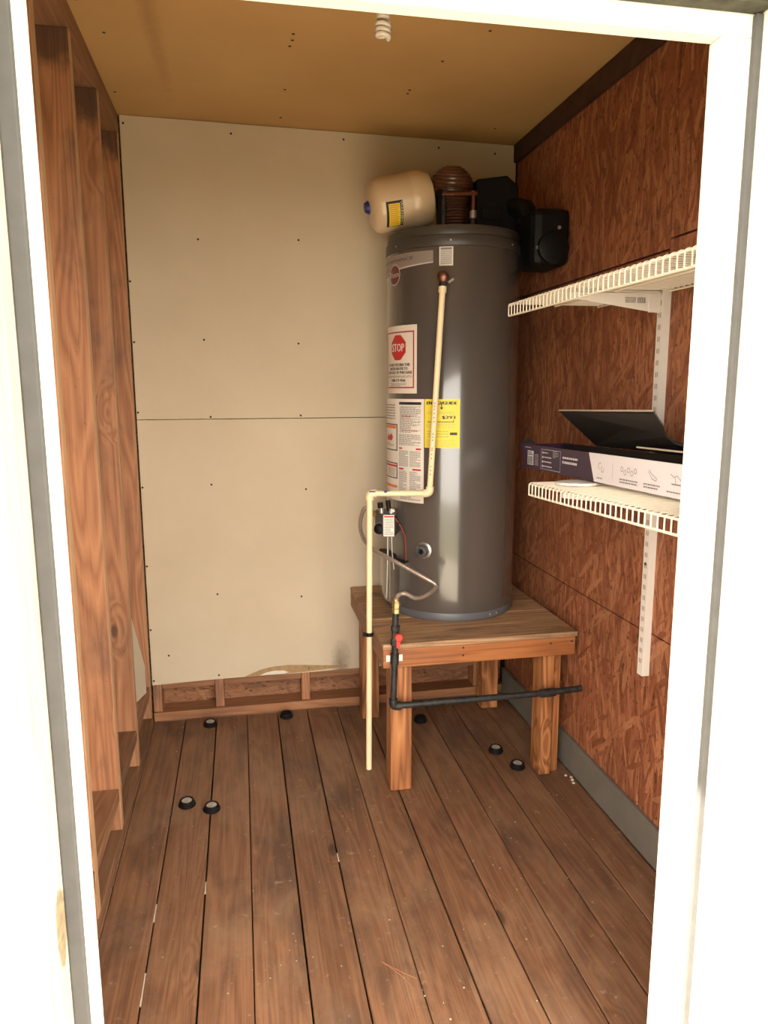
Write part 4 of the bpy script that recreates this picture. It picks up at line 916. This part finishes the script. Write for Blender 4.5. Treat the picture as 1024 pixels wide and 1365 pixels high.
cap(0.946, 2.578, 2, 'rear one of two black caps beside the right front leg of the stand')
cap(0.9847, 2.444, 2, 'front one of two black caps beside the right front leg of the stand')

# ------------------------------------------------------------------ gypsum offcut in the last stud bay
so = MB().prism([(-0.4995,2.71,0.185),(-0.418,2.995,0.185),(-0.418,2.995,0.30),(-0.452,2.875,0.60),(-0.48,2.78,0.86),(-0.4995,2.71,0.95)], (-0.003,0.010,0)).build('gypsum_offcut', SCRAP)
tag(so, 'tan gypsum board offcut leaning in the last stud bay of the left wall', 'offcut')

# ------------------------------------------------------------------ litter on the floor, light slivers in its gaps
rg = random.Random(3)
mb = MB()
for k in range(170):
    if k < 150: x = rg.uniform(-0.39, 1.15); y = rg.uniform(1.3, 3.08)
    else: x = rg.gauss(0.5, 0.3); y = rg.gauss(1.6, 0.25)
    if not (-0.4 < x < 1.155 and 1.2 < y < 3.1): continue
    s_ = rg.uniform(0.0006, 0.0022) * (1.6 if rg.random() < 0.12 else 1); a = rg.uniform(0, 6.28)
    pts = [(x + s_*rg.uniform(0.6,1.5)*math.cos(a+i*1.57), y + s_*rg.uniform(0.6,1.5)*math.sin(a+i*1.57), 0.0008) for i in range(4)]
    mb.prism(pts, (0,0,0.0009))
for (x, y, L_) in ((-0.2765,1.86,0.07),(-0.2765,1.58,0.10),(-0.1455,1.95,0.05),(0.2475,2.02,0.04)):  # light from below the floor, drawn as pale strips in the gaps
    mb.prism([(x-0.002,y,-0.004),(x+0.002,y,-0.004),(x+0.0015,y+L_,-0.004),(x-0.0015,y+L_,-0.004)], (0,0,0.003))
for (x, y) in ((1.145,2.31),(1.15,2.33),(1.135,2.345),(1.14,2.29),(1.09,2.55)):
    mb.lathe([(0.0,0.0),(0.006,0.001),(0.005,0.006),(0.0,0.008)], (x,y,0.0005), (0.1,0.2,1), 7)
lt = mb.build('litter_and_gap_light', CHIP_GAPLIGHT); lt['kind'] = 'stuff'; tag(lt, 'pale wood chips and grit scattered over the plank floor, with painted light slivers in its gaps', 'litter')
mb = MB(); mb.tube(smooth([(0.30,1.60,0.002),(0.335,1.55,0.004),(0.36,1.50,0.002)],6), 0.0008, 5); mb.tube(smooth([(0.30,1.60,0.002),(0.34,1.56,0.002),(0.375,1.53,0.002)],6), 0.0008, 5)
NEED = plain('dry_needle', (0.32, 0.13, 0.06), 0.7)
tag(mb.build('pine_needle', NEED, None, True), 'dry brown pine needle pair lying across front planks', 'pine needle')

for o in bpy.data.objects:
    if o.parent and o.name.split('.')[0] in ('print', 'red_print', 'orange_bars', 'black_frames', 'icons', 'barcode', 'lettering', 'pipe_print', 'label_print', 'slots', 'stop_lettering'):
        o['kind'] = 'stuff'
